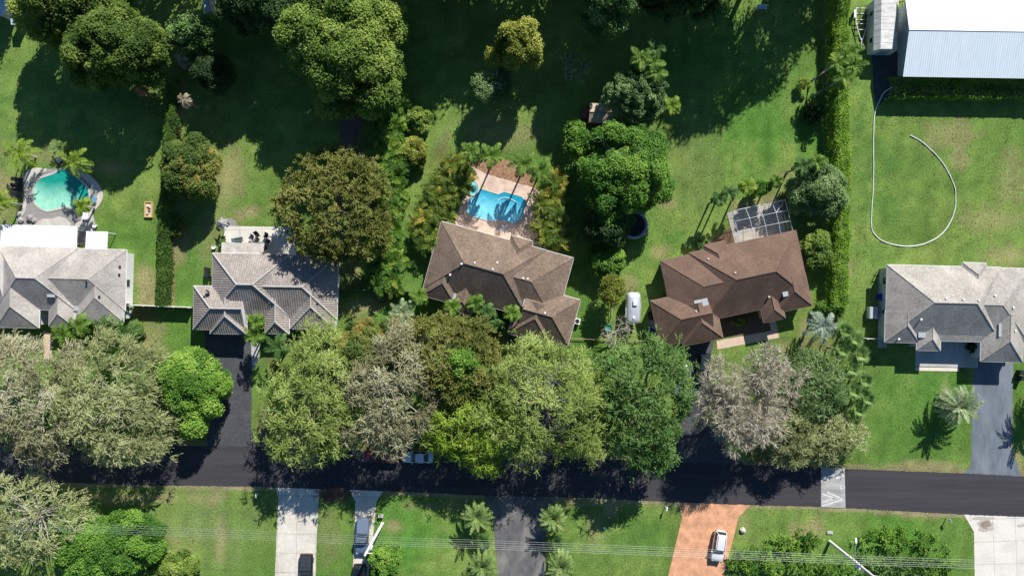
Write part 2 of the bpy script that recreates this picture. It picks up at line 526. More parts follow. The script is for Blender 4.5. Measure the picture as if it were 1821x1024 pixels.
def areca(label, pl, w, h, m, step=0.8, nf=9, fl=1.9, seed=1, name='palm_hedge', cat='hedge', ll=.42, lw=.1, nlf=13):
    rg = np.random.default_rng(seed)
    pts = [P(x, y, h * .8) for x, y in pl]
    for p in pts: p.z = 0
    o0 = sum(pts, Vector()) / len(pts)
    t = thing(name, label, cat, o0, 0)
    acc = [[], [], [], [], [], []]; st = MB()
    for p in line_pts([p - o0 for p in pts], step):
        for _ in range(max(1, int(w / 1.1))):
            q = p + Vector((rg.uniform(-w / 2, w / 2), rg.uniform(-.4, .4), 0))
            hh = h * rg.uniform(.55, .9); vv = .5 + rg.normal() * .16
            st.tube([(q.x, q.y, 0), (q.x, q.y, hh)], [.07, .04], 4)
            for i in range(nf):
                az = rg.random() * 6.28
                out = frond_leaves(rg, np.array([q.x, q.y, hh]), az, rg.uniform(.3, 1.25), rg.uniform(1.2, 2.0), fl * rg.uniform(.6, 1.1), ll, nlf, lw)
                for a, o in zip(acc, out): a.append(o)
                acc[5].append(np.full(len(out[0]), vv + rg.normal() * .14))
    A = [np.concatenate(a) for a in acc]
    ok = A[0][:, 2] > .03
    st.build('stem', M_palmtrunk, t, fix=False)
    leaf_obj('foliage', A[0][ok], A[1][ok], A[2][ok], A[3][ok], A[4][ok], A[5][ok], m, t)
    return t
# ================================================================== materials
M_bark = mat('bark', (.10, .075, .055), (.19, .15, .115), scale=6, rough=.95, bump=.4)
M_palebark = mat('pale_bark', (.28, .25, .21), (.48, .45, .40), scale=5, rough=.9, bump=.3)
M_palmtrunk = mat('palm_trunk', (.26, .23, .19), (.42, .39, .33), scale=6, rough=.9, bump=.4, stretch=(1, 1, 4))
mat('twig', (.36, .325, .235), (.565, .515, .39), scale=3, rough=.95)
M_shaft = mat('crown_shaft', (.16, .26, .08), (.24, .34, .12), scale=3, rough=.5)
F = {}
def fol(n, c1, c2, c3=None, **k): F[n] = foliage('leaf_' + n, pal(c1, c2, c3), **k)
fol('olive', (.055, .11, .014), (.135, .22, .03), (.29, .37, .07))
fol('oakolive', (.10, .13, .022), (.22, .24, .05), (.37, .38, .11))
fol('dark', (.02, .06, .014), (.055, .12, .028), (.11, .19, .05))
fol('mid', (.06, .14, .03), (.15, .28, .065), (.30, .44, .14))
fol('greygreen', (.075, .15, .045), (.18, .29, .09), (.32, .45, .18))
fol('vivid', (.06, .16, .015), (.16, .32, .035), (.33, .50, .085))
fol('vivid2', (.045, .14, .014), (.12, .27, .03), (.25, .42, .06))
fol('yellow', (.12, .15, .018), (.28, .33, .045), (.46, .48, .10))
fol('yolive', (.08, .15, .02), (.20, .31, .045), (.36, .45, .10))
fol('weepyg', (.14, .21, .04), (.33, .43, .10), (.54, .61, .22))
fol('weepbr', (.10, .19, .015), (.26, .41, .035), (.46, .57, .10))
fol('paleolive', (.18, .21, .08), (.39, .43, .18), (.58, .60, .32))
fol('greybrown', (.19, .185, .09), (.37, .36, .20), (.56, .545, .36))
fol('greytwig', (.17, .15, .12), (.33, .30, .245), (.52, .49, .42), trans=.1)
fol('mango', (.05, .11, .018), (.13, .21, .035), (.40, .32, .07))
fol('rust', (.06, .12, .02), (.15, .22, .04), (.36, .27, .06))
fol('hedge', (.035, .09, .012), (.09, .18, .025), (.19, .30, .05))
fol('hedgeyg', (.08, .19, .015), (.22, .40, .03), (.42, .56, .08))
fol('palm', (.06, .14, .02), (.16, .29, .04), (.34, .46, .09))
fol('palmdk', (.04, .11, .025), (.10, .21, .05), (.20, .33, .09))
fol('palmyg', (.10, .19, .02), (.25, .37, .04), (.44, .50, .09))
fol('areca', (.04, .11, .012), (.13, .27, .03), (.36, .46, .07))
fol('arecabr', (.05, .11, .012), (.16, .24, .03), (.48, .38, .06))
fol('silver', (.17, .25, .17), (.32, .42, .31), (.50, .58, .46))
fol('date', (.16, .24, .11), (.34, .43, .22), (.54, .58, .36))
fol('sago', (.11, .21, .06), (.25, .37, .11), (.48, .54, .2))
fol('fan', (.09, .19, .04), (.22, .36, .10), (.42, .53, .2))
fol('deadfrond', (.25, .18, .11), (.42, .36, .24), (.58, .52, .38))
fol('pink', (.5, .03, .15), (.7, .06, .3))

m_asph = mat('fresh_asphalt', (.039, .038, .042), (.057, .055, .060), scale=1.3, rough=.9, stain=(.075, .073, .076), stain_scale=.25, stain_amt=.6, spec=.15, bump=.15, bscale=14, stretch=(.07, 1.3, 1))
m_drive_a = mat('sealed_driveway', (.05, .052, .06), (.08, .083, .092), scale=2.0, rough=.85, stain=(.10, .10, .105), stain_scale=.5, stain_amt=.6, spec=.15, bump=.15, bscale=14)
m_drive_b = mat('blue_grey_driveway', (.105, .125, .150), (.165, .188, .215), scale=1.1, rough=.85, stain=(.25, .275, .30), stain_scale=.35, stain_amt=.75, spec=.15, stretch=(1, .35, 1))
m_drive_w = mat('worn_driveway', (.07, .07, .072), (.15, .147, .145), scale=1.0, rough=.9, stain=(.27, .25, .22), stain_scale=.4, stain_amt=.8, spec=.1, stretch=(1, .5, 1))
m_conc = mat('concrete', (.55, .51, .435), (.73, .69, .61), joints=2.9, jrot=1, scale=1.5, rough=.9, stain=(.48, .42, .33), stain_scale=.3, stain_amt=.55, spec=.15)
m_conc_b = mat('bright_concrete', joints=3.4, jrot=-2, c1=(.63, .59, .52), c2=(.74, .70, .63), scale=2, rough=.9, stain=(.48, .46, .42), stain_scale=.4, stain_amt=.5, spec=.15)
m_conc_g = mat('grey_concrete', (.36, .36, .34), (.50, .49, .47), scale=2, rough=.9, stain=(.26, .25, .23), stain_scale=.5, stain_amt=.5, spec=.15)
m_white = mat('white_paint', (.70, .70, .69), (.78, .78, .77), scale=5, rough=.5)
m_mark = mat('road_paint', (.42, .42, .40), (.70, .70, .68), scale=2.2, rough=.7)
m_wood = mat('wood', (.30, .20, .11), (.46, .33, .20), scale=3, rough=.85, stretch=(1, 6, 1))
m_mulch = mat('mulch', (.08, .05, .032), (.20, .13, .085), scale=5, rough=1, bump=.6)
m_dark = mat('dark_plastic', (.015, .016, .018), (.03, .03, .033), rough=.55)
m_black = mat('black_rubber', (.012, .012, .012), (.02, .02, .02), rough=.8)
m_steel = mat('steel', (.45, .46, .47), (.6, .6, .6), rough=.45, metal=.6)
m_stone = mat('stone', (.42, .38, .34), (.64, .60, .54), scale=1.8, rough=.9, bump=.4, stain=(.30, .28, .27), stain_scale=.9)
m_paver = mat('grey_pavers', (.20, .19, .18), (.34, .32, .30), scale=5, rough=.9, bump=.25)
m_glass = mat('dark_glass', (.012, .018, .022), (.02, .03, .035), rough=.08, spec=.6)
m_screen = mat('insect_screen', (.07, .08, .085), (.10, .11, .115), rough=.8, alpha=.10)

# herringbone-like brick paving: brick texture
def brick(name, c1, c2, mortar, scale, rot=0):
    m, nt, out = _new(name); N = nt.nodes.new; L = nt.links.new
    tc = N('ShaderNodeTexCoord'); mp = N('ShaderNodeMapping'); mp.inputs['Rotation'].default_value = (0, 0, R(rot))
    L(tc.outputs['Object'], mp.inputs[0])
    br = N('ShaderNodeTexBrick'); br.inputs['Scale'].default_value = scale
    br.inputs['Color1'].default_value = (*c1, 1); br.inputs['Color2'].default_value = (*c2, 1); br.inputs['Mortar'].default_value = (*mortar, 1)
    br.inputs['Mortar Size'].default_value = .03; br.inputs['Brick Width'].default_value = .5; br.inputs['Row Height'].default_value = .25
    L(mp.outputs[0], br.inputs['Vector'])
    nz = N('ShaderNodeTexNoise'); nz.inputs['Scale'].default_value = .8; nz.inputs['Detail'].default_value = 5; L(tc.outputs['Object'], nz.inputs['Vector'])
    vo = N('ShaderNodeTexVoronoi'); vo.inputs['Scale'].default_value = 2.2; L(tc.outputs['Object'], vo.inputs['Vector'])
    mr = N('ShaderNodeMapRange'); mr.inputs[1].default_value = .25; mr.inputs[2].default_value = .75; mr.inputs[3].default_value = .72; mr.inputs[4].default_value = 1.28
    L(nz.outputs['Fac'], mr.inputs[0])
    m2 = N('ShaderNodeMapRange'); m2.inputs[1].default_value = .06; m2.inputs[2].default_value = .16; m2.inputs[3].default_value = .62; m2.inputs[4].default_value = 1.0
    L(vo.outputs['Distance'], m2.inputs[0])
    ml = N('ShaderNodeMath'); ml.operation = 'MULTIPLY'; L(mr.outputs[0], ml.inputs[0]); L(m2.outputs[0], ml.inputs[1])
    mx = N('ShaderNodeVectorMath'); mx.operation = 'SCALE'; L(br.outputs['Color'], mx.inputs[0]); L(ml.outputs[0], mx.inputs['Scale'])
    b = N('ShaderNodeBsdfPrincipled'); b.inputs['Roughness'].default_value = .9; b.inputs['Specular IOR Level'].default_value = .15
    L(mx.outputs[0], b.inputs['Base Color']); L(b.outputs[0], out.inputs[0])
    MATS[name] = m
    return m
m_brick = brick('orange_pavers', (.62, .30, .155), (.70, .385, .22), (.42, .22, .14), 2.4, 12)
m_brickp = brick('pink_pavers', (.60, .44, .35), (.69, .53, .43), (.5, .37, .28), 2.4, -15)

# ================================================================== ground: one sheet, colours of turf, dry patches and bare soil per vertex
def ground():
    step = 0.4
    xs = np.arange(-84, 84.01, step); ys = np.arange(-50, 50.01, step)
    far = np.array([90, 105, 130, 180, 300, 600, 1200, 2500.])
    xs = np.concatenate([-far[::-1], xs, far]); ys = np.concatenate([-(far[::-1] - 30), ys, far - 30])
    X, Y = np.meshgrid(xs, ys); nx, ny = len(xs), len(ys)
    PX, PY = X.ravel() / S + CX, -Y.ravel() / S + CY
    x, y = X.ravel(), Y.ravel()
    n1 = fbm(x, y, 9, 3); n2 = fbm(x, y, 2.6, 11, 5); n3 = fbm(x, y, 30, 21, 3); n4 = fbm(x, y, 1.1, 37, 3)
    A = np.array
    grass = A([.124, .198, .042])[None] * (0.72 + .55 * n1)[:, None]
    grass = grass + (A([.175, .225, .055]) - grass) * np.clip((n2 - .45) * 2.2, 0, .7)[:, None]
    grass = grass + (A([.062, .155, .024]) - grass) * np.clip((n3 - .48) * 3, 0, .6)[:, None]
    def mixc(col, c, w):
        return col + (A(c) - col) * np.clip(w, 0, 1)[:, None]
    def blob(px, py, rx, ry=None, soft=.6):
        ry = ry or rx
        d = np.sqrt(((PX - px) / rx) ** 2 + ((PY - py) / ry) ** 2) + (n2 - .5) * 1.5 + (n4 - .5) * .6
        return np.clip((1 - d) / soft, 0, 1)
    col = grass
    # greener lots and paler lots
    for (px, py, rx, ry, c, a) in ((1300, 210, 180, 190, (.055, .180, .022), .7), (1650, 690, 95, 100, (.06, .19, .028), .6), (730, 950, 110, 80, (.065, .21, .026), .8),
                                   (1560, 300, 60, 170, (.07, .18, .035), .6), (1600, 950, 90, 45, (.07, .23, .025), .7), (1090, 950, 110, 70, (.06, .16, .03), .6),
                                   (330, 940, 170, 90, (.19, .245, .085), .75), (120, 240, 170, 150, (.075, .18, .045), .6), (1150, 430, 90, 90, (.055, .17, .022), .7), (1450, 260, 60, 90, (.05, .17, .02), .6)):
        col = mixc(col, c, blob(px, py, rx, ry, 1.2) * a)
    for (px, py, rx, ry, a) in ((10, 345, 40, 60, .9), (60, 270, 90, 30, .5), (200, 300, 45, 20, .8), (258, 498, 30, 50, .95), (262, 610, 48, 55, .8), (440, 380, 25, 15, .9), (400, 310, 45, 60, .7), (320, 430, 16, 60, .8),
                                (400, 430, 60, 70, .45), (635, 545, 45, 22, .8), (630, 440, 35, 75, .75), (1187, 360, 22, 18, .95), (1170, 447, 26, 18, .85), (1110, 503, 30, 20, .8), (880, 235, 120, 40, .5),
                                (1350, 365, 60, 16, .8), (1690, 240, 55, 30, .6), (1705, 285, 30, 22, .6), (1765, 390, 70, 35, .55), (1800, 330, 40, 70, .5), (1800, 455, 50, 25, .7), (1510, 480, 14, 30, .7), (1240, 260, 60, 140, .22), (1400, 320, 40, 30, .5),
                                (1440, 945, 35, 35, .9), (1650, 912, 70, 14, .9), (1320, 930, 18, 40, .4), (1085, 905, 14, 20, 1), (1060, 945, 25, 45, .5), (330, 985, 30, 28, .95), (392, 965, 12, 40, .7), (250, 885, 180, 16, .75), (250, 960, 130, 10, .5), (590, 960, 30, 70, .35), (700, 935, 22, 16, .8),
                                (1100, 895, 110, 8, .7), (1660, 828, 120, 10, .8), (1810, 820, 14, 40, .8), (1680, 700, 12, 45, .5), (1730, 650, 10, 40, .5), (468, 770, 14, 50, .8), (250, 740, 90, 70, .5), (1430, 590, 14, 40, .7), (1395, 620, 20, 14, .6), (780, 900, 90, 12, .5)):
        col = mixc(col, (.30, .245, .125), blob(px, py, rx, ry) * a * .8)
    # leaf litter and bare soil
    for (px, py, rx, ry, a) in ((190, 785, 180, 22, .8), (540, 765, 90, 40, .8), (900, 800, 240, 26, .6), (1150, 800, 70, 25, .8), (1400, 800, 80, 34, .8), (640, 640, 160, 30, .3), (630, 220, 35, 60, .8), (625, 280, 22, 16, .9), (855, 600, 130, 18, .8), (1090, 590, 25, 30, .4),
                                (1460, 640, 40, 110, .7), (1250, 570, 30, 12, .5), (60, 610, 100, 18, .5), (260, 560, 30, 14, .6), (1130, 240, 45, 40, .7), (1320, 572, 50, 20, .9), (480, 640, 20, 14, .5), (790, 330, 40, 80, .6), (1000, 400, 20, 70, .6), (720, 770, 120, 25, .5), (1300, 720, 30, 60, .6)):
        col = mixc(col, (.14, .095, .055), blob(px, py, rx, ry) * a * .8)
    # soil strips along hedges
    def strip(pts, w, c, a):
        nonlocal col
        for (x0, y0), (x1, y1) in zip(pts[:-1], pts[1:]):
            dx, dy = x1 - x0, y1 - y0; l2 = dx * dx + dy * dy
            u = np.clip(((PX - x0) * dx + (PY - y0) * dy) / l2, 0, 1)
            d = np.hypot(PX - x0 - u * dx, PY - y0 - u * dy) / w + (n4 - .5) * .5
            col = mixc(col, c, np.clip((1 - d) / .35, 0, 1) * a)
    strip([(322, 150), (316, 260), (309, 380), (302, 540)], 7, (.26, .17, .10), .8)
    strip([(1476, 130), (1486, 330), (1492, 560)], 10, (.10, .075, .045), .6)  # soil darkened to carry the hedge's shadow on its left side
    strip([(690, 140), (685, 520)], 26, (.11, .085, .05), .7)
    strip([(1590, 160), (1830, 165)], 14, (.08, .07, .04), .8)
    # trodden edges beside the road
    strip([(0, 858), (230, 863), (460, 867), (680, 874), (870, 882), (1050, 887), (1210, 894), (1460, 902), (1714, 916), (1830, 921)], 6, (.27, .22, .13), .75)
    strip([(0, 787), (460, 791), (700, 801), (1050, 813), (1320, 823), (1460, 828), (1710, 839), (1830, 844)], 6, (.22, .18, .10), .7)
    # mowing bands
    mow = np.sin(PX / 9.5 * 2) * ((PX > 1180) & (PX < 1480)) * .06 + np.sin(PX / 6) * (PY > 880) * .06 + np.sin((PX + PY * .2) / 6) * (PX > 1510) * .05
    col = col * (1 + mow + (n4 - .5) * .55 + (n2 - .5) * .35)[:, None]
    V = np.stack([x, y, np.zeros_like(x)], 1)
    i = np.arange(nx * ny).reshape(ny, nx)
    q = np.stack([i[:-1, :-1], i[:-1, 1:], i[1:, 1:], i[1:, :-1]], -1).reshape(-1, 4)
    me = bpy.data.meshes.new('ground')
    me.vertices.add(len(V)); me.loops.add(q.size); me.polygons.add(len(q))
    me.vertices.foreach_set('co', V.astype(np.float32).ravel())
    me.loops.foreach_set('vertex_index', q.astype(np.int32).ravel())
    me.polygons.foreach_set('loop_start', np.arange(0, q.size, 4, dtype=np.int32))
    at = me.attributes.new('col', 'FLOAT_COLOR', 'POINT')
    at.data.foreach_set('color', np.concatenate([np.clip(col, .01, 1), np.ones((len(V), 1))], 1).astype(np.float32).ravel())
    me.update(calc_edges=True)
    m, nt, out = _new('turf'); N = nt.nodes.new; L = nt.links.new
    a = N('ShaderNodeAttribute'); a.attribute_name = 'col'
    tc = N('ShaderNodeTexCoord')
    nz = N('ShaderNodeTexNoise'); nz.inputs['Scale'].default_value = 3.6; nz.inputs['Detail'].default_value = 8; nz.inputs['Roughness'].default_value = .75
    L(tc.outputs['Object'], nz.inputs['Vector'])
    mr = N('ShaderNodeMapRange'); mr.inputs[1].default_value = .3; mr.inputs[2].default_value = .7; mr.inputs[3].default_value = .48; mr.inputs[4].default_value = 1.55
    L(nz.outputs['Fac'], mr.inputs[0])
    sc = N('ShaderNodeVectorMath'); sc.operation = 'SCALE'; L(a.outputs['Color'], sc.inputs[0]); L(mr.outputs[0], sc.inputs['Scale'])
    b = N('ShaderNodeBsdfPrincipled'); b.inputs['Roughness'].default_value = .95; b.inputs['Specular IOR Level'].default_value = .1
    n3 = N('ShaderNodeTexNoise'); n3.inputs['Scale'].default_value = 5; n3.inputs['Detail'].default_value = 4; L(tc.outputs['Object'], n3.inputs['Vector'])
    bp = N('ShaderNodeBump'); bp.inputs['Strength'].default_value = .5; bp.inputs['Distance'].default_value = .08
    L(n3.outputs['Fac'], bp.inputs['Height']); L(bp.outputs[0], b.inputs['Normal'])
    L(sc.outputs[0], b.inputs['Base Color']); L(b.outputs[0], out.inputs[0])
    me.materials.append(m)
    o = bpy.data.objects.new('ground', me); COL.objects.link(o); tag(o, kind='structure')
ground()

# ------------------------------------------------------------------ flat sheets on the ground, traced in photo pixels
SHEETS = []
def sheet(name, pts, z, m, jit=0.05, seed=0, step=0.35, kind='structure', thick=0.0, parent=None, org=None):
    SHEETS.append(pts)
    rg = random.Random(seed or int(pts[0][0] * 3 + pts[0][1]))
    w = [P(x, y, 0) for x, y in pts]
    out = []
    for a, b in zip(w, w[1:] + w[:1]):
        n = max(1, int((b - a).length / step)) if jit else 1
        out += [a.lerp(b, i / n) + Vector((rg.uniform(-jit, jit), rg.uniform(-jit, jit), 0)) * (1 if i else .3) for i in range(n)]
    if org: out = [p - Vector((org.x, org.y, 0)) for p in out]
    b = MB()
    if thick:
        b.prism([(p.x, p.y) for p in out], z - thick, z)
    else:
        b.add([(p.x, p.y, z) for p in out], [tuple(range(len(out)))[::-1]])
    o = b.build(name, m, parent)
    if not thick:
        if o.data.polygons[0].normal.z < 0: o.data.flip_normals()
    if kind: tag(o, kind=kind)
    return o

road_top = [(-160, 786), (200, 790), (460, 794), (700, 803), (1050, 815.5), (1320, 825.6), (1460, 830.7), (1502, 833), (1710, 841), (1821, 846.5), (2000, 853)]
road_bot = [(2000, 927), (1821, 918.5), (1714, 914.5), (1600, 908), (1460, 900.5), (1335, 897.5), (1210, 893), (1050, 885), (985, 883), (870, 881), (680, 872.5), (490, 866.5), (460, 865), (230, 861.5), (90, 857), (-160, 854)]
sheet('road', road_top + road_bot, .016, m_asph, .05)
sheet('driveway', [(364, 560), (447, 560), (448, 640), (447, 764), (459, 796), (369, 796), (366, 700)], .008, m_drive_a)
sheet('driveway', [(905, 575), (1002, 590), (1010, 700), (1034, 818), (936, 814), (908, 700)], .008, m_drive_a)
sheet('driveway', [(1205, 590), (1272, 590), (1262, 650), (1266, 700), (1252, 750), (1325, 828), (1192, 823), (1212, 760), (1200, 700), (1192, 640)], .008, m_drive_a)
sheet('driveway', [(1735, 640), (1802, 640), (1800, 800), (1817, 848), (1711, 843), (1727, 828), (1729, 690)], .008, m_drive_b, .03)
sheet('driveway', [(489, 864), (568, 868), (563, 960), (559, 1110), (485, 1110), (495, 884)], .008, m_conc, .03)
sheet('driveway', [(622, 870), (681, 873), (669, 892), (664, 950), (655, 1024), (648, 1110), (622, 1110), (628, 1000), (632, 892)], .008, m_conc, .03)
sheet('driveway', [(860, 879), (992, 882), (972, 910), (970, 1024), (968, 1110), (892, 1110), (884, 1010), (876, 925)], .008, m_drive_w, .07)
sheet('driveway', [(1205, 890), (1336, 896), (1314, 918), (1290, 1010), (1268, 1110), (1165, 1110), (1188, 1024), (1213, 920)], .008, m_brick, .02)
sheet('driveway', [(1713, 912), (1840, 918), (1850, 1110), (1735, 1110), (1732, 945)], .008, m_conc_b, .03)
sheet('driveway', [(1550, 92), (1618, 92), (1618, 140), (1600, 150), (1585, 168), (1560, 192), (1554, 170), (1552, 130)], .008, m_drive_a, .06)  # dark sheet laid where only the barn's shadow darkens the ground
sheet('path', [(446, 596), (463, 598), (460, 640), (448, 660)], .009, m_conc_g, .03)
sheet('path', [(1274, 606), (1372, 588), (1358, 545), (1372, 542), (1386, 600), (1276, 621)], .009, mat('blush_concrete', (.50, .36, .26), (.62, .48, .37), scale=2), .02)
sheet('path', [(77, 588), (92, 592), (92, 640), (78, 640)], .009, MATS['blush_concrete'], .02)
sheet('planting_bed', [(1285, 560), (1362, 545), (1374, 588), (1284, 602)], .006, m_mulch, .06)
sheet('planting_bed', [(608, 190), (648, 190), (650, 215), (625, 260), (612, 275), (604, 240)], .006, mat('dark_mulch', (.09, .06, .055), (.20, .14, .12), scale=4, bump=.5), .15)
sheet('planting_bed', [(618, 268), (640, 272), (648, 282), (630, 292), (615, 285)], .007, mat('sandy_soil', (.24, .18, .13), (.36, .28, .2), scale=4), .1)
sheet('planting_bed', [(1268, 425), (1300, 404), (1310, 420), (1310, 440), (1245, 440)], .006, m_mulch, .08)
sheet('pavement', [(500, 597), (600, 597), (598, 612), (500, 610)], .006, m_mulch, .05)

# speed hump with worn painted chevrons
b = MB(); hump = [(1460, 830.5), (1502, 832.8), (1503.5, 903), (1460, 900.8)]
hp = [P(x, y) for x, y in hump]
ins = [hp[0].lerp(hp[1], .2), hp[0].lerp(hp[1], .8), hp[3].lerp(hp[2], .8), hp[3].lerp(hp[2], .2)]
vs = [(hp[0].x, hp[0].y, .018), (ins[0].x, ins[0].y, .075), (ins[1].x, ins[1].y, .075), (hp[1].x, hp[1].y, .018), (hp[3].x, hp[3].y, .018), (ins[3].x, ins[3].y, .075), (ins[2].x, ins[2].y, .075), (hp[2].x, hp[2].y, .018)]
b.add(vs, [(4, 5, 1, 0), (5, 6, 2, 1), (6, 7, 3, 2)])
hobj = thing('speed_hump', 'pale speed hump with worn white chevrons across the dark road', 'speed hump', P(1481, 866))
ho = P(1481, 866)
b.v = [(x - ho.x, y - ho.y, z) for x, y, z in b.v]
b.build('hump', mat('pale_asphalt', (.30, .30, .28), (.48, .47, .44), scale=2.2, rough=.9, stain=(.17, .17, .165), stain_scale=.6, stain_amt=.75, stretch=(.4, 1.2, 1)), hobj)
def hz(px): # height of the hump surface at a pixel column
    u = (px - 1460) / 42.5
    return .018 + .057 * min(1, u / .2, (1 - u) / .2)
for (a, c) in (((1462, 899), (1499, 887)), ((1499, 887), (1470, 874)), ((1462, 893), (1483, 885)), ((1483, 885), (1462, 877)), ((1464, 850), (1484, 844)), ((1486, 850), (1500, 845)), ((1494, 864), (1502, 867)), ((1494, 868), (1502, 864))):
    mk = MB(); n = 8; L_, R_ = [], []
    dx, dy = c[0] - a[0], c[1] - a[1]; l = math.hypot(dx, dy); ox, oy = -dy / l * 1.5, dx / l * 1.5
    for i in range(n + 1):
        x, y = a[0] + dx * i / n, a[1] + dy * i / n
        for s, lst in ((1, L_), (-1, R_)):
            p = P(x + ox * s, y + oy * s) - ho; lst.append((p.x, p.y, hz(min(max(x + ox * s, 1460), 1502)) + .005))
    mk.add(L_ + R_, [(i, i + 1, n + 2 + i, n + 1 + i) for i in range(n)])
    mk.build('painted_chevron', m_mark, hobj)
# ================================================================== houses
PITCH = 0.53
def shingle(name, c1, c2, fleck):
    m, nt, out = _new(name); N = nt.nodes.new; L = nt.links.new
    tc = N('ShaderNodeTexCoord')
    n1 = N('ShaderNodeTexNoise'); n1.inputs['Scale'].default_value = 3.2; n1.inputs['Detail'].default_value = 9; n1.inputs['Roughness'].default_value = .8
    L(tc.outputs['Object'], n1.inputs['Vector'])
    cr = N('ShaderNodeValToRGB'); cr.color_ramp.elements[0].position = .36; cr.color_ramp.elements[1].position = .64
    cr.color_ramp.elements[0].color = (*c1, 1); cr.color_ramp.elements[1].color = (*c2, 1)
    L(n1.outputs['Fac'], cr.inputs[0])
    vo = N('ShaderNodeTexVoronoi'); vo.inputs['Scale'].default_value = 4.5; L(tc.outputs['Object'], vo.inputs['Vector'])
    mr = N('ShaderNodeMapRange'); mr.inputs[3].default_value = 1 - fleck; mr.inputs[4].default_value = 1 + fleck
    sx = N('ShaderNodeSeparateColor'); L(vo.outputs['Color'], sx.inputs[0]); L(sx.outputs[0], mr.inputs[0])
    n2 = N('ShaderNodeTexNoise'); n2.inputs['Scale'].default_value = .35; n2.inputs['Detail'].default_value = 5; L(tc.outputs['Object'], n2.inputs['Vector'])
    m2 = N('ShaderNodeMapRange'); m2.inputs[1].default_value = .3; m2.inputs[2].default_value = .7; m2.inputs[3].default_value = .77; m2.inputs[4].default_value = 1.17; L(n2.outputs['Fac'], m2.inputs[0])
    ml = N('ShaderNodeMath'); ml.operation = 'MULTIPLY'; L(mr.outputs[0], ml.inputs[0]); L(m2.outputs[0], ml.inputs[1])
    sc = N('ShaderNodeVectorMath'); sc.operation = 'SCALE'; L(cr.outputs[0], sc.inputs[0]); L(ml.outputs[0], sc.inputs['Scale'])
    wv = N('ShaderNodeTexWave'); wv.wave_type = 'BANDS'; wv.bands_direction = 'Z'; wv.inputs['Scale'].default_value = 2.6; wv.inputs['Distortion'].default_value = .6; wv.wave_profile = 'SAW'
    L(tc.outputs['Object'], wv.inputs['Vector'])
    bp = N('ShaderNodeBump'); bp.inputs['Strength'].default_value = .35; bp.inputs['Distance'].default_value = .03
    L(wv.outputs['Fac'], bp.inputs['Height'])
    b2 = N('ShaderNodeBump'); b2.inputs['Strength'].default_value = .5; b2.inputs['Distance'].default_value = .05
    L(n1.outputs['Fac'], b2.inputs['Height']); L(bp.outputs[0], b2.inputs['Normal'])
    b = N('ShaderNodeBsdfPrincipled'); b.inputs['Roughness'].default_value = .92; b.inputs['Specular IOR Level'].default_value = .15
    L(sc.outputs[0], b.inputs['Base Color']); L(b2.outputs[0], b.inputs['Normal']); L(b.outputs[0], out.inputs[0])
    MATS[name] = m
    return m

m_sh_grey = shingle('warm_grey_shingle', (.31, .281, .25), (.45, .418, .38), .10)
m_sh_lgrey = shingle('light_grey_shingle', (.295, .27, .236), (.42, .39, .347), .13)
m_sh_tan = shingle('brown_shingle', (.135, .098, .072), (.235, .175, .13), .16)
m_sh_choc = shingle('chocolate_shingle', (.125, .080, .058), (.185, .122, .090), .08)
m_tile = shingle('grey_roof_tile', (.232, .20, .176), (.345, .306, .272), .16)
m_cap = mat('ridge_tile', (.34, .32, .30), (.44, .42, .40), scale=4, rough=.9)
m_stucco_w = mat('white_stucco', (.66, .66, .65), (.74, .74, .73), scale=4, rough=.9)
m_stucco_t = mat('tan_stucco', (.48, .41, .33), (.56, .49, .40), scale=4, rough=.9)
m_stucco_g = mat('grey_stucco', (.52, .53, .53), (.60, .61, .60), scale=4, rough=.9)
m_flash = mat('galvanised_metal', (.36, .38, .40), (.48, .50, .51), scale=2, rough=.6, metal=.2)
m_fbrown = mat('brown_trim', (.22, .15, .11), (.28, .2, .15), rough=.7)
m_door = mat('panel_door', (.55, .53, .5), (.62, .6, .57), rough=.6)

def hip_faces(x0, x1, y0, y1, axis, ends, f, ze):
    """one roof wing over a rectangle: slopes, gable triangles, eave ring, ridge and hip lines"""
    swap = axis == 'v'
    if swap: x0, x1, y0, y1 = y0, y1, x0, x1
    half = (y1 - y0) / 2; zr = ze + half * PITCH * f; ym = (y0 + y1) / 2
    a = x0 + (half if ends[0] == 'h' else 0); b = x1 - (half if ends[1] == 'h' else 0)
    if b < a: a = b = (a + b) / 2
    def V3(x, y, z): return Vector((y, x, z)) if swap else Vector((x, y, z))
    c = [V3(x0, y0, ze), V3(x1, y0, ze), V3(x1, y1, ze), V3(x0, y1, ze)]
    r0, r1 = V3(a, ym, zr), V3(b, ym, zr)
    slopes = [([c[0], c[1], r1, r0], 1), ([c[2], c[3], r0, r1], 1)]
    gables = []
    (slopes if ends[0] == 'h' else gables).append(([c[3], c[0], r0], 1))
    (slopes if ends[1] == 'h' else gables).append(([c[1], c[2], r1], 1))
    lines = [(r0, r1)]
    if ends[0] == 'h': lines += [(c[0], r0), (c[3], r0)]
    if ends[1] == 'h': lines += [(c[1], r1), (c[2], r1)]
    return [s[0] for s in slopes], [g[0] for g in gables], c, lines

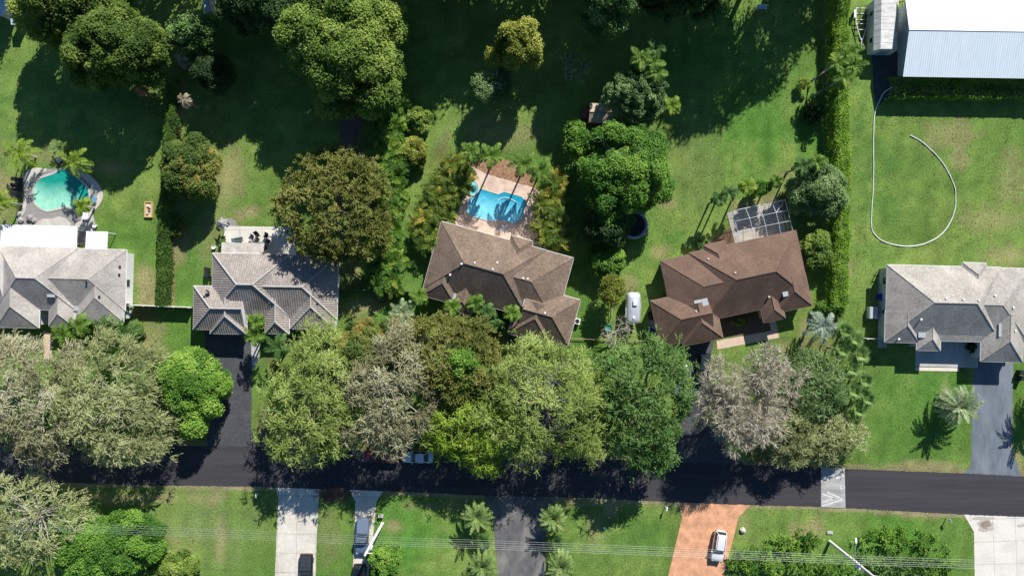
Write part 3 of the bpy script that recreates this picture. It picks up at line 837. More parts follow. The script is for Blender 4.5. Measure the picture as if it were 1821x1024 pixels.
def corrugate(faces, width, amp, m, name, parent):
    """roof slopes folded into barrel ribs running down the slope"""
    mb = MB()
    for fv in faces:
        n = (fv[1] - fv[0]).cross(fv[2] - fv[0]).normalized()
        if n.z < 0: n.negate()
        e = n.cross(Vector((0, 0, 1))).normalized()
        def clip(poly, lim, sgn):
            out = []
            for p, q in zip(poly, poly[1:] + poly[:1]):
                dp, dq = sgn * (p.dot(e) - lim), sgn * (q.dot(e) - lim)
                if dp >= 0: out.append(p)
                if dp * dq < 0: out.append(p.lerp(q, dp / (dp - dq)))
            return out
        ds = [p.dot(e) for p in fv]
        for k in range(math.floor(min(ds) / width), math.ceil(max(ds) / width)):
            pl = clip(clip(list(fv), k * width, 1), (k + 1) * width, -1)
            if len(pl) < 3: continue
            out = []
            for p in pl:
                u = p.dot(e) / width - k                      # 0..1 across the strip
                hgt = amp * (1 - 1.6 * u) if k % 2 == 0 else amp * (-.6 + 1.6 * u)
                out.append(p + n * hgt)
            mb.add(out, [tuple(range(len(out)))])
    o = mb.build(name, m, parent, fix=False)
    me = o.data
    for q in me.polygons:
        if q.normal.z < 0: q.flip()
    return o

def house(name, label, cat, ox, oy, zs, rot, piv, wings, roof, wall, trim, he=2.75, tile=False, rotated=False, over=.45, flash=(), vents=(), vent_m=None, garage=None, doors=(), wins=()):
    """wings are (u0, v0, u1, v1, axis, ends, height factor) in enlarged-photo units measured at eave height"""
    k = S * (H - he) / H / zs
    th = R(rot)
    if rotated: pz = (piv[0] * math.cos(th) - piv[1] * math.sin(th), piv[0] * math.sin(th) + piv[1] * math.cos(th))
    else: pz = piv
    base = P(ox + pz[0] / zs, oy + pz[1] / zs, he); base.z = 0
    t = thing(name, label, cat, base, rot)
    def Lc(u, v): return ((u - piv[0]) * k, -(v - piv[1]) * k)
    slopes_all, rb, wb, fb, cb = [], MB(), MB(), MB(), MB()
    rects = []
    def top(x, y):                                        # height of the roof over a point
        z = he
        for (a0, a1, b0, b1, axis, ends, f) in rects:
            if a0 <= x <= a1 and b0 <= y <= b1:
                e_ = [y - b0, b1 - y] if axis == 'u' else [x - a0, a1 - x]
                lo, hi = (x - a0, a1 - x) if axis == 'u' else (y - b0, b1 - y)
                if ends[0] == 'h': e_.append(lo)
                if ends[1] == 'h': e_.append(hi)
                z = max(z, he + min(e_) * PITCH * f)
        return z
    for i, (u0, v0, u1, v1, axis, ends, f) in enumerate(wings):
        x0, y1 = Lc(u0, v0); x1, y0 = Lc(u1, v1)
        if axis == 'v': ends = ends[::-1]      # high v = low y
        ze = he + .006 * i
        x0 += .004 * i; x1 -= .004 * i; y0 += .003 * i; y1 -= .003 * i
        rects.append((x0, x1, y0, y1, axis, ends, f))
        sl, ga, c, ln = hip_faces(x0, x1, y0, y1, axis, ends, f, ze)
        slopes_all += sl
        for fv in sl: rb.add(fv, [tuple(range(len(fv)))])
        for fv in ga: wb.add(fv, [(0, 1, 2)])
        n = 4
        low = [p - Vector((0, 0, .2)) for p in c]
        fb.add(c + low, [(j, (j + 1) % 4, 4 + (j + 1) % 4, 4 + j) for j in range(4)])
        # gutter lip just proud of the fascia
        for j in range(4):
            a, b2 = c[j], c[(j + 1) % 4]
            fb.tube([a - Vector((0, 0, .05)), b2 - Vector((0, 0, .05))], .055, 5)
        fb.add([Vector((p.x, p.y, ze - .19)) for p in c], [(3, 2, 1, 0)])
        for a, b2 in ln:
            up = Vector((0, 0, -.025 if not tile else .02))
            cb.tube([a + up, b2 + up], .07 if not tile else .12, 6)
        o_ = over + .005 * i
        w0, w1, h0, h1 = x0 + o_, x1 - o_, y0 + o_, y1 - o_
        wb.add([(w0, h0, 0), (w1, h0, 0), (w1, h1, 0), (w0, h1, 0), (w0, h0, ze - .18), (w1, h0, ze - .18), (w1, h1, ze - .18), (w0, h1, ze - .18)],
               [(0, 1, 5, 4), (1, 2, 6, 5), (2, 3, 7, 6), (3, 0, 4, 7)])
    if tile:
        rf = corrugate(slopes_all, .17, .035, roof, 'roof', t)
    else:
        rf = rb.build('roof', roof, t)
    cb.build('ridge_cap', m_cap if tile else roof, rf, fix=False)
    fb.build('fascia', trim, t)
    wo = wb.build('wall', wall, t)
    for (u0, v0, u1, v1, z) in flash:
        x0, y1 = Lc(u0, v0); x1, y0 = Lc(u1, v1)
        zz = sorted(top(x0 + (x1 - x0) * i / 4, y0 + (y1 - y0) * j / 4) for i in range(5) for j in range(5)); z = zz[7]
        MB().box(((x0 + x1) / 2, (y0 + y1) / 2, z), (x1 - x0, y1 - y0, .04)).build('flashing', m_flash, rf)
    for (u, v, z) in vents:
        x, y = Lc(u, v); z = top(x, y)
        q = MB(); q.disc((x, y), .09, z - .4, z + .14, 10); q.disc((x, y), .16, z + .14, z + .22, 10)
        q.build('vent_pipe', vent_m or m_white, rf)
    def wallbox(nm, u, v, ax, width, z0, z1, m, depth=.08, inset=None):
        x, y = Lc(u, v); zc = (z0 + z1) / 2
        d = (width, depth, z1 - z0) if ax == 'x' else (depth, width, z1 - z0)
        q = MB(); q.box((x, y, zc), d)
        o = q.build(nm, m, t)
        if inset:
            d2 = (width - .16, depth + .02, z1 - z0 - .16) if ax == 'x' else (depth + .02, width - .16, z1 - z0 - .16)
            MB().box((x, y, zc), d2).build('pane', inset, o)
        return o
    for (u, v, ax, w_) in (garage or ()): wallbox('garage_door', u, v, ax, w_, 0.02, 2.2, m_door)
    for (u, v, ax, w_) in doors: wallbox('door', u, v, ax, w_, .02, 2.1, m_fbrown)
    for (u, v, ax, w_) in wins: wallbox('window', u, v, ax, w_, .95, 2.15, m_white, .1, m_glass)
    return t, Lc, k

zA = 4.654
hA, LA, kA = house('house', 'house with pale grey shingle roof and white back patio roofs, at the left edge', 'house', 0, 380, zA, 1.5, (500, 560), [
    (-27, 279, 643, 800, 'u', 'hh', 1), (300, 284, 1043, 790, 'u', 'gh', .72), (632, 560, 1032, 884, 'v', 'gh', .72),
    (413, 640, 628, 934, 'v', 'gh', 1), (-22, 620, 336, 952, 'v', 'gh', 1), (-330, 281, 60, 800, 'u', 'hg', .8)],
    m_sh_grey, m_stucco_w, m_white, flash=((440, 600, 505, 690, 3.75), (622, 700, 668, 800, 3.35)),
    vents=((1003, 425, 3.4), (1000, 490, 3.4), (775, 560, 4.2), (868, 675, 3.5)), vent_m=m_dark,
    garage=((157, 926, 'x', 4.6),), doors=((372, 776, 'x', 1.0),), wins=((520, 908, 'x', 1.6), (900, 858, 'x', 1.8), (1017, 560, 'y', 1.2), (1017, 760, 'y', 1.2)))
hB, LB, kB = house('house', 'house with ribbed grey tile roof and white back patio, second from the left', 'house', 330, 380, zA, 1.0, (660, 660), [
    (217, 332, 861, 846, 'u', 'hh', 1), (560, 338, 1258, 865, 'u', 'gh', .72), (868, 600, 1246, 950, 'v', 'gh', .72),
    (661, 700, 864, 993, 'v', 'gh', 1), (66, 606, 500, 968, 'u', 'hg', 1), (208, 700, 515, 1001, 'v', 'gh', 1)],
    m_tile, m_stucco_w, m_white, tile=True, flash=((712, 665, 750, 735, 3.8),),
    vents=((1110, 732, 3.3), (180, 695, 3.25)), vent_m=m_dark,
    garage=((361, 974, 'x', 4.6),), doors=((580, 820, 'x', 1.0),), wins=((1060, 924, 'x', 1.8), (763, 966, 'x', 1.4), (1230, 560, 'y', 1.2)))
zC = 4.4533
hC, LC, kC = house('house', 'tilted house with mottled brown shingle roof behind the blue rectangular pool', 'house', 740, 390, zC, 15.4, (740, 300), [
    (196, -39, 1058, 514, 'u', 'hh', 1), (590, -37, 1285, 512, 'u', 'gh', .72), (203, 300, 478, 568, 'v', 'gh', 1),
    (436, 380, 622, 622, 'v', 'gh', 1), (1000, 268, 1426, 646, 'u', 'gh', 1), (938, 380, 1286, 678, 'v', 'gh', 1), (757, -80, 940, 120, 'v', 'hg', 1)],
    m_sh_tan, m_stucco_t, m_white, rotated=True, flash=((990, 380, 1110, 440, 3.5), (425, 470, 470, 560, 3.0)),
    vents=((452, 245, 5.1), (548, 210, 5.0), (715, 162, 4.35), (695, 220, 4.9), (385, 350, 4.15), (940, 225, 4.5), (975, 220, 4.4), (1175, 440, 4.2)),
    garage=((1112, 660, 'x', 4.6),), doors=((700, 494, 'x', 1.0),), wins=((340, 548, 'x', 1.8), (1268, 100, 'y', 1.4), (1408, 500, 'y', 1.2), (850, 494, 'x', 1.4)))
zD = 3.656
hD, LD, kD = house('house', 'tilted house with plain chocolate brown roof and screened pool cage', 'house', 1140, 340, zD, -12, (440, 720), [
    (220, 458, 933, 914, 'u', 'hh', 1), (28, 468, 480, 905, 'u', 'hg', .72), (695, 740, 935, 959, 'v', 'gh', 1),
    (600, 800, 748, 1003, 'v', 'gh', 1), (-91, 709, 270, 1016, 'u', 'hg', 1), (55, 780, 325, 1044, 'v', 'gh', 1), (320, 427, 468, 600, 'v', 'hg', 1)],
    m_sh_choc, m_stucco_t, m_fbrown, rotated=True, flash=((175, 750, 262, 830, 3.55), (745, 800, 790, 860, 3.35)),
    vents=((325, 520, 4.1), (455, 640, 5.2), (170, 830, 4.4), (655, 840, 3.8)), vent_m=m_stucco_t,
    garage=((190, 1026, 'x', 4.2),), doors=((560, 895, 'x', 1.0),), wins=((820, 942, 'x', 1.8), (-74, 860, 'y', 1.2), (48, 620, 'y', 1.2), (400, 896, 'x', 1.6)))
zE = 2.967
hE, LE, kE = house('house', 'house with light grey shingle roof and front porch, beside the long blue grey driveway', 'house', 1361, 340, zE, 1.3, (1000, 600), [
    (637, 396, 1243, 783, 'u', 'hh', 1), (880, 399, 1397, 792, 'u', 'gh', .72), (633, 640, 818, 805, 'v', 'gh', 1),
    (802, 680, 930, 844, 'v', 'gh', 1), (1140, 640, 1366, 895, 'v', 'gh', 1), (1033, 374, 1162, 520, 'v', 'hg', 1)],
    m_sh_lgrey, m_stucco_g, m_white, flash=((800, 705, 850, 775, 3.55), (1205, 690, 1262, 760, 3.5)),
    vents=((893, 566, 4.9), (980, 568, 4.9), (1060, 572, 4.9), (1168, 545, 4.6), (788, 678, 4.2), (700, 785, 3.2), (1270, 605, 4.0), (1290, 725, 3.5)),
    garage=((1252, 878, 'x', 4.6),), doors=((1090, 766, 'x', 1.0),), wins=((654, 480, 'y', 1.2), (654, 655, 'y', 1.2), (654, 750, 'y', 1.0), (716, 789, 'x', 1.4), (1000, 766, 'x', 1.8)))

# ---- barn and metal storage building at the top right
m_barn = mat('pale_metal_roof', (.60, .68, .73), (.69, .76, .80), scale=1.2, rough=.55, spec=.3, stretch=(1, .2, 1))
m_barn_wall = mat('barn_cladding', (.50, .55, .57), (.58, .62, .64), scale=2, rough=.7)
t = thing('barn', 'large barn with bright white ribbed metal roof in the top right corner', 'barn', P(1607, 60, 3.6).xy.to_3d(), .9)
bx = 0; xr = 34.0; ry = 0.0
yS = P(0, 136, 3.6).y - t.location.y; yr = P(0, 53.5, 5.0).y - t.location.y; yN = 2 * yr - yS
f1 = [Vector((0, yS, 3.6)), Vector((xr, yS, 3.6)), Vector((xr, yr, 5.0)), Vector((0, yr, 5.0))]
f2 = [Vector((xr, yN, 3.6)), Vector((0, yN, 3.6)), Vector((0, yr, 5.0)), Vector((xr, yr, 5.0))]
rf = corrugate([f1, f2], .17, .012, m_barn, 'roof', t)
MB().tube([(0, yr, 5.03), (xr, yr, 4.99)], .05, 6).build('ridge_cap', m_white, rf)
b = MB(); e = 1.2
b.add([(e, yS + e, 0), (xr - e, yS + e, 0), (xr - e, yN - e, 0), (e, yN - e, 0), (e, yS + e, 3.6), (xr - e, yS + e, 3.6), (xr - e, yN - e, 3.6), (e, yN - e, 3.6), (e, yr, 4.9), (xr - e, yr, 4.9)],
      [(0, 1, 5, 4), (1, 2, 6, 9, 5), (2, 3, 7, 6), (3, 0, 4, 8, 7)])
b.build('wall', m_barn_wall, t)
b = MB(); b.tube([(0, yS, 3.55), (xr, yS, 3.55)], .06, 6); b.tube([(0, yN, 3.55), (xr, yN, 3.55)], .06, 6); b.build('gutter', m_white, t)
MB().box((e - .03, yr, 1.5), (.06, 3.4, 3.0)).build('sliding_door', m_white, t)

t = thing('storage_shed', 'long narrow shed with weathered white metal roof between the boat trailer and the barn', 'shed', P(1575, 45, 2.0).xy.to_3d(), 1)
hw, hl = 1.75, 3.8
m_oldmetal = mat('weathered_metal', (.50, .50, .47), (.72, .71, .68), scale=1.4, rough=.6, stain=(.36, .35, .31), stain_scale=.8, stain_amt=.6, stretch=(1, 2.5, 1))
b = MB()
prof = [(-hw - .05, 2.1), (-hw * .62, 2.75), (hw * .62, 2.75), (hw + .05, 2.1)]
ys_ = [-hl, -hl + 1.9, hl - 1.9, hl]
b.loft([[(x, y, z) for x, z in prof] for y in np.linspace(-hl, hl, 9)], 0, False)
b.add([(x, y, z - .06) for y in (-hl, hl) for x, z in prof], [(0, 1, 2, 3), (4, 5, 6, 7)])
rf = b.build('roof', m_oldmetal, t)
b = MB()
for y in np.linspace(-hl, hl, 9): b.tube([(x, y, z + .005) for x, z in prof], .02, 4)
b.build('seam', m_oldmetal, rf)
b = MB(); b.prism([(-hw, -hl + .05), (hw, -hl + .05), (hw, hl - .05), (-hw, hl - .05)], 0, 2.1)
b.build('wall', mat('pale_siding', (.55, .60, .61), (.62, .66, .67), scale=3), t)
for y in (-2.1, 1.9):
    w_ = MB().box((-hw - .02, y, 1.35), (.06, .9, .9)).build('window', m_white, t)
    MB().box((-hw - .06, y, 1.35), (.02, .74, .74)).build('pane', m_glass, w_)
MB().box((.1, -hl + .02, 1.0), (1.5, .06, 1.9)).build('door', mat('blue_door', (.20, .30, .38), (.25, .36, .44)), t)

# white patio roofs, screen and side awning behind the left house
def lean_to(name, label, cat, px0, py0, px1, py1, h, m, group=None, rot=1.2, drop=.15, th=.09, posts=3):
    c = P((px0 + px1) / 2, (py0 + py1) / 2, h); c.z = 0
    t = thing(name, label, cat, c, rot, group)
    k = S * (H - h) / H; a, d = (px1 - px0) / 2 * k, (py1 - py0) / 2 * k
    b = MB(); b.add([(-a, -d, h + drop), (a, -d, h + drop), (a, d, h), (-a, d, h), (-a, -d, h + drop - th), (a, -d, h + drop - th), (a, d, h - th), (-a, d, h - th)],
                    [(0, 1, 2, 3), (7, 6, 5, 4), (0, 4, 5, 1), (1, 5, 6, 2), (2, 6, 7, 3), (3, 7, 4, 0)])
    r = b.build('roof', m, t)
    b = MB(); n = int(2 * a / .45)
    for i in range(n + 1):
        x = -a + .02 + (2 * a - .04) * i / n; b.tube([(x, -d + .01, h + drop + .012), (x, d - .01, h + .012)], .016, 4)
    b.build('seam', m, r)
    for i in range(posts):
        x = -a + .2 + (2 * a - .4) * i / max(1, posts - 1)
        MB().box((x, d - .15, (h - th) / 2), (.1, .1, h - th)).build('post', m_white, t)
    return t, a, d
m_wroof = mat('white_patio_metal', (.66, .66, .67), (.76, .76, .77), scale=1.5, rough=.5, stain=(.55, .54, .52), stain_scale=.7, stain_amt=.4, stretch=(3, .3, 1))
lean_to('patio_roof', 'long white ribbed metal patio roof between the grey house and the turquoise pool', 'patio roof', 1.5, 400.5, 137.5, 441.5, 2.5, m_wroof)
lean_to('patio_roof', 'short plain white patio roof beside the dry grass behind the leftmost house', 'patio roof', 153, 411.5, 191.5, 443, 2.45, m_white, posts=2)
t = thing('screen_frame', 'narrow screened bay with thin white frame between two white patio roofs', 'screen', P(146, 426), 1.2)
b = MB()
for y in (-1.25, 0, 1.3):
    b.tube([(-.62, y, 2.4), (.6, y, 2.4)], .035, 4)
for x in (-.62, 0, .6): b.tube([(x, -1.25, 2.4), (x, 1.3, 2.4)], .035, 4); b.tube([(x, 1.3, 0), (x, 1.3, 2.4)], .035, 4)
b.build('frame', m_white, t)
MB().add([(-.6, -1.24, 2.38), (.58, -1.24, 2.38), (.58, 1.28, 2.38), (-.6, 1.28, 2.38)], [(0, 1, 2, 3)]).build('screen_panel', m_screen, t)

# flat lanai roof and white slab behind the tile-roofed house
sheet('patio', [(400, 402), (521, 404), (528, 456), (396, 456)], .05, m_conc_b, 0, thick=.05)
sheet('patio', [(394, 393), (401, 389), (411, 388), (419, 393), (421, 400), (415, 410), (400, 412), (393, 403)], .04, m_paver, .02, thick=.04)
lean_to('lanai_roof', 'low tan flat roof attached behind the grey tile roofed house', 'roof', 394, 431.5, 469.5, 452, 2.35, mat('tan_flat_roof', (.42, .38, .33), (.54, .50, .44), scale=1.2, stain=(.24, .21, .18), stain_scale=.9, stain_amt=.6), rot=.8)

# porch of the right-hand house
sheet('porch', [(1627, 600), (1741, 604), (1738, 654), (1627, 651)], .10, m_conc_g, 0, thick=.1)
sheet('porch_step', [(1628, 652.5), (1705, 654), (1705, 660), (1628, 659)], .06, mat('cream_step', (.60, .53, .43), (.70, .63, .53), scale=3), 0, thick=.06)
sheet('path', [(1562, 492), (1579, 492), (1577, 618), (1561, 618)], .03, m_conc_g, .02, thick=.03)

# pool cage
cx0 = P(1353, 395)
t = thing('pool_cage', 'white framed screen enclosure over a concrete deck behind the chocolate roofed house', 'screen enclosure', cx0)
def cg(zx, zy, h):
    p = P(1240 + zx / 8.535, 320 + zy / 8.535, h); return Vector((p.x - cx0.x, p.y - cx0.y, h))
hw_ = 2.5; hr = 3.1
TL, TR, BR, BL = cg(530, 470, hw_), cg(1335, 300, hw_), cg(1450, 780, hw_), cg(655, 945, hw_)
b = MB(); rr = .03
def ln(a, c, r=rr): b.tube([a, c], r, 4)
for a, c in ((TL, TR), (TR, BR), (BR, BL), (BL, TL)): ln(a, c, .04)
grd = [[None] * 4 for _ in range(5)]
for i in range(5):
    for j in range(4):
        u, w_ = i / 4, j / 3
        p = TL.lerp(TR, u).lerp(BL.lerp(BR, u), w_)
        p = Vector((p.x, p.y, hw_ + (hr - hw_) * (1 if 0 < j and 0 < i < 4 else 0) * (1 if j < 3 else .55)))
        grd[i][j] = p
for i in range(5):
    for j in range(4):
        if i < 4 and (0 < j < 3): ln(grd[i][j], grd[i + 1][j], .028)
        if j < 3 and 0 < i < 4: ln(grd[i][j], grd[i][j + 1], .04)
ln(grd[3][1], grd[4][0], .03); ln(grd[1][2], grd[0][3].lerp(grd[1][3], .3), .03)
for i in range(5):
    q = grd[i][0]; ln(Vector((q.x, q.y, 0)), q)
for q in (grd[0][1], grd[0][2], grd[4][1], grd[4][2]): q = Vector((q.x, q.y, hw_)); ln(Vector((q.x, q.y, 0)), q)
for h_ in (.9,):
    ln(Vector((TL.x, TL.y, h_)), Vector((TR.x, TR.y, h_)), .03); ln(Vector((TL.x, TL.y, h_)), Vector((BL.x, BL.y, h_)), .03); ln(Vector((TR.x, TR.y, h_)), Vector((BR.x, BR.y, h_)), .03)
b.build('frame', m_white, t)
b = MB()
for i in range(4):
    for j in range(3): b.add([grd[i][j], grd[i + 1][j], grd[i + 1][j + 1], grd[i][j + 1]], [(0, 1, 2, 3)])
for a, c in ((TL, TR), (TL, BL), (TR, BR)): b.add([(a.x, a.y, 0), (c.x, c.y, 0), c, a], [(0, 1, 2, 3)])
b.build('screen_panel', m_screen, t)
def gpx(zx, zy): return (1240 + zx / 8.535, 320 + zy / 8.535)
def unp(p): return (p.x / S + CX, -p.y / S + CY)
m_deck = mat('tan_deck', (.40, .36, .31), (.54, .49, .42), scale=1.5, stain=(.26, .24, .21), stain_scale=.6, stain_amt=.6)
sheet('pool_deck', [unp(q + cx0) for q in (TL, TR, BR, BL)], .03, m_deck, 0, thick=.03)
# ================================================================== trees and shrubs
G_st = 'feathery trees along the road'
# back gardens, left
broad_tree('broadleaf_tree', 'olive broadleaf tree at the top edge beside the blue shaded shed', 'tree', 108, 10, 98, 54, 11.5, F['olive'], .30, nl=26, seed=3)
broad_tree('broadleaf_tree', 'olive tree with broccoli-like clumps beside the dark lawn shadow, upper left', 'tree', 198, 86, 84, 66, 12.5, F['olive'], .28, nl=40, seed=4, flat=.85)
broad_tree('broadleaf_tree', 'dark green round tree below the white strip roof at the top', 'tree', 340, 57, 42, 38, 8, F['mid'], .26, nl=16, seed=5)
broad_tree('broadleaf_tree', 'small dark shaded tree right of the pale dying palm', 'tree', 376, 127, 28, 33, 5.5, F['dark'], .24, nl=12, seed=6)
broad_tree('broadleaf_tree', 'largest yellow green tree at the top, above the head of the palm hedge', 'tree', 610, 78, 110, 108, 12.5, F['yolive'], .32, nl=46, seed=7, irr=.3, flat=.9)
broad_tree('mango_tree', 'rounded tree with orange tinged new leaves beside the long hedge', 'tree', 335, 299, 45, 58, 6.5, F['mango'], .24, nl=24, seed=8)
wispy_tree('oak_tree', 'dense brownish olive oak shading the tile roof and white patio', 'tree', 591, 366, 88, 100, 9.5, F['oakolive'], ntip=1250, strands=10, seed=209, slen=.62, leaf=.22, w=.12, droop=.2, lobes=110, irr=.13, hb=1.8)
broad_tree('small_tree', 'slim pale twigged tree casting a lone shadow above the blue pool', 'tree', 875, 150, 30, 32, 5.8, F['greygreen'], .2, nl=9, dens=.55, seed=10, hb=3.4, bark=M_palebark, bare=5)
broad_tree('broadleaf_tree', 'yellow green tree standing alone in deep shade left of the pale sparse tree', 'tree', 921, 78, 42, 44, 10.5, F['yellow'], .26, nl=16, seed=11, dens=.8)
bare_tree('small_tree', 'pale sparse grey green tree standing in deep shade near the top centre', 'tree', 1023, 108, 34, 9.8, M_palebark, F['greygreen'], 12, lv=(5, 4, 4), rb=.13, twig=6, leaves=900, leafsz=.2)
broad_tree('broadleaf_tree', 'dense dome of grey green leaves beside the little garden shed', 'tree', 1134, 167, 56, 50, 8, F['greygreen'], .22, nl=34, seed=13, irr=.12, spread=.5)
broad_tree('broadleaf_tree', 'big bright green tree with grey bare limbs above the trampoline', 'tree', 1114, 304, 82, 80, 9, F['vivid2'], .27, nl=38, seed=14, bare=26, flat=.85, irr=.25)
broad_tree('broadleaf_tree', 'upright vivid green tree below the little garden shed', 'tree', 1031, 252, 23, 32, 4.6, F['vivid'], .26, nl=12, seed=15)
broad_tree('broadleaf_tree', 'dark green tree overhanging the left of the trampoline', 'tree', 1080, 397, 46, 40, 5.5, F['dark'], .26, nl=16, seed=16)
broad_tree('citrus_tree', 'round glossy bright green bush on the lawn behind the silver trailer', 'tree', 1077, 463, 35, 27, 3.2, F['vivid'], .24, nl=18, hb=.3, seed=17, irr=.1)
broad_tree('small_tree', 'small pale yellow leaved tree at the head of the silver trailer', 'tree', 1092, 516, 24, 26, 4.8, F['yellow'], .2, nl=10, dens=.45, hb=2.6, seed=18)
bare_tree('bare_tree', 'leafless whitish branching tree at the foot of the silver trailer', 'tree', 1100, 592, 36, 5, M_palebark, F['greygreen'], 19, lv=(6, 4, 4), rb=.14, twig=5, leaves=120)
broad_tree('broadleaf_tree', 'grey green tree with a few bare limbs right of the pool cage', 'tree', 1458, 333, 46, 52, 5.2, F['greygreen'], .22, nl=26, seed=20, bare=7, dens=.85, irr=.3)
broad_tree('shrub', 'large yellow green shrub between the chocolate roof and the long hedge', 'shrub', 1455, 445, 33, 33, 3.4, F['yolive'], .24, nl=16, hb=.2, seed=21)
broad_tree('shrub', 'olive shrub in half shade beside the palm hedge, upper of two', 'shrub', 743, 213, 19, 23, 2.6, F['yolive'], .24, nl=14, hb=.2, seed=22)
broad_tree('shrub', 'pale yellow clipped shrub beside the palm hedge, lower of two', 'shrub', 734, 270, 26, 25, 2.8, F['yellow'], .22, nl=18, hb=.2, seed=23, irr=.1)
broad_tree('sapling', 'small yellow flowering sapling on the bright lawn near the leaning palms', 'sapling', 1433, 150, 9, 10, 1.6, F['yellow'], .18, nl=5, hb=.5, dens=.6, seed=24)
broad_tree('shrub', 'dark green bush inside the palm shadow beside the right hedge', 'shrub', 1450, 203, 18, 20, 2.0, F['dark'], .2, nl=9, hb=.2, dens=.8, seed=25)
broad_tree('shrub', 'small yellowing shrub beside the hedge near the white patio', 'shrub', 318, 407, 14, 16, 1.5, F['mango'], .18, nl=6, hb=.2, dens=.7, seed=26)
broad_tree('sapling', 'tiny brown sapling alone on the lawn right of the turquoise pool', 'sapling', 266, 282, 6, 6, 1.3, F['rust'], .14, nl=3, hb=.3, dens=.6, seed=27)
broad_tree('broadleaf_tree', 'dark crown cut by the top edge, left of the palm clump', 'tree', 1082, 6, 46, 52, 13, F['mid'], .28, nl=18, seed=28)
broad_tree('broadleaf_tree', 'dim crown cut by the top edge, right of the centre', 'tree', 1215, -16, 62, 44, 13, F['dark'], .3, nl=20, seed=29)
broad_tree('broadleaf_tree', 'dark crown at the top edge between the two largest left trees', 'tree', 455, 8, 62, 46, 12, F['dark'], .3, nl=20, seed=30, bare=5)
broad_tree('shrub', 'low dark shrub in the shade left of the long hedge', 'shrub', 275, 190, 16, 12, 1.6, F['mid'], .2, nl=6, hb=.1, seed=32, dens=.6)
# tall trees standing just beyond the top edge: their tops and long shadows reach the photo
for i, (x, y, r, h) in enumerate(((30, -95, 80, 13), (330, -90, 75, 14), (520, -110, 85, 15), (745, -95, 85, 15.5), (865, -105, 85, 16), (985, -95, 80, 15), (1105, -110, 85, 17), (1215, -100, 80, 18), (1310, -95, 70, 17), (1500, -160, 60, 14), (420, -60, 75, 14), (690, -60, 70, 14), (800, -55, 75, 14), (925, -60, 75, 14), (1045, -60, 70, 14), (1160, -55, 75, 14), (1270, -60, 66, 13))):
    if i % 2 or i > 9:
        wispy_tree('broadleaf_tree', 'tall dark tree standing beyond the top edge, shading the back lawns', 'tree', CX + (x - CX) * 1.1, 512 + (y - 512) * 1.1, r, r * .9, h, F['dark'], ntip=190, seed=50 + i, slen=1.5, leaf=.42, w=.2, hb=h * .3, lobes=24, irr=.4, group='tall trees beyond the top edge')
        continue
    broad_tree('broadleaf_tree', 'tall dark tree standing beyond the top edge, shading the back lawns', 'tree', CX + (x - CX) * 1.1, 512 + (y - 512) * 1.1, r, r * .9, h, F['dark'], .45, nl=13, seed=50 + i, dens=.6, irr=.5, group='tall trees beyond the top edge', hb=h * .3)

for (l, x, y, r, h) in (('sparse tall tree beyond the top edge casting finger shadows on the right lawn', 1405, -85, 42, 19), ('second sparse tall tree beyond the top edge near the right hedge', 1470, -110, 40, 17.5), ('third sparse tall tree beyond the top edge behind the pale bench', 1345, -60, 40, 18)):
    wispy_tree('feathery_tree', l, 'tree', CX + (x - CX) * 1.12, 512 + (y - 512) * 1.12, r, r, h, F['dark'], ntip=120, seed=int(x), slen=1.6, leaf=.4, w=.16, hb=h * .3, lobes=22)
# street trees
wispy_tree('feathery_tree', 'grey brown feathery tree at the left edge above the road', 'tree', 42, 706, 96, 108, 10.5, F['greybrown'], ntip=620, seed=61, group=G_st, bark=M_palebark)
wispy_tree('feathery_tree', 'pale olive feathery tree left of the vivid green tree', 'tree', 186, 712, 98, 104, 10.5, F['paleolive'], ntip=700, seed=62, group=G_st, bark=M_palebark)
broad_tree('broadleaf_tree', 'vivid green tree at the corner of the left asphalt driveway', 'tree', 338, 690, 60, 62, 6.5, F['vivid'], .26, nl=26, seed=63, irr=.5, flat=.8)
wispy_tree('feathery_tree', 'yellow green feathery tree right of the left asphalt driveway', 'tree', 556, 714, 84, 106, 10.5, F['weepyg'], ntip=640, seed=64, group=G_st)
wispy_tree('feathery_tree', 'grey brown feathery tree overhanging the dark red pickup', 'tree', 690, 703, 82, 106, 11, F['greybrown'], ntip=680, seed=65, group=G_st, bark=M_palebark, vshift=-.06)
broad_tree('broadleaf_tree', 'mixed green tree with rust orange patches between the feathery trees', 'tree', 640, 622, 46, 46, 7.5, F['rust'], .22, nl=24, seed=66)
broad_tree('broadleaf_tree', 'mottled green bush beneath the silver palm by the tilted brown house', 'tree', 715, 605, 36, 38, 5.5, F['rust'], .22, nl=18, seed=67, dens=.9)
wispy_tree('oak_tree', 'dense olive brown oak in front of the tilted mottled brown house', 'tree', 802, 642, 84, 78, 10, F['oakolive'], ntip=1050, strands=10, seed=68, slen=.6, leaf=.21, w=.12, droop=.2, lobes=100, irr=.18, vshift=-.06)
broad_tree('broadleaf_tree', 'vivid green sprig of a crown poking through the olive brown oak', 'tree', 822, 640, 22, 30, 10.6, F['vivid'], .24, nl=8, hb=7.5, seed=69, dens=.7)
wispy_tree('weeping_tree', 'bright lime weeping tree beside the pale car on the road', 'tree', 838, 762, 74, 72, 9, F['weepbr'], ntip=420, seed=70, droop=.9, slen=1.3, group=G_st)
wispy_tree('feathery_tree', 'broad yellow green feathery tree over the middle of the road', 'tree', 965, 722, 108, 108, 11, F['weepyg'], ntip=900, seed=71, group=G_st)
wispy_tree('broadleaf_tree', 'fine leaved dark green tree left of the tilted chocolate house driveway', 'tree', 1150, 717, 82, 102, 10.5, F['mid'], ntip=720, seed=72, leaf=.25, w=.12, slen=.95, droop=.35, strands=10)
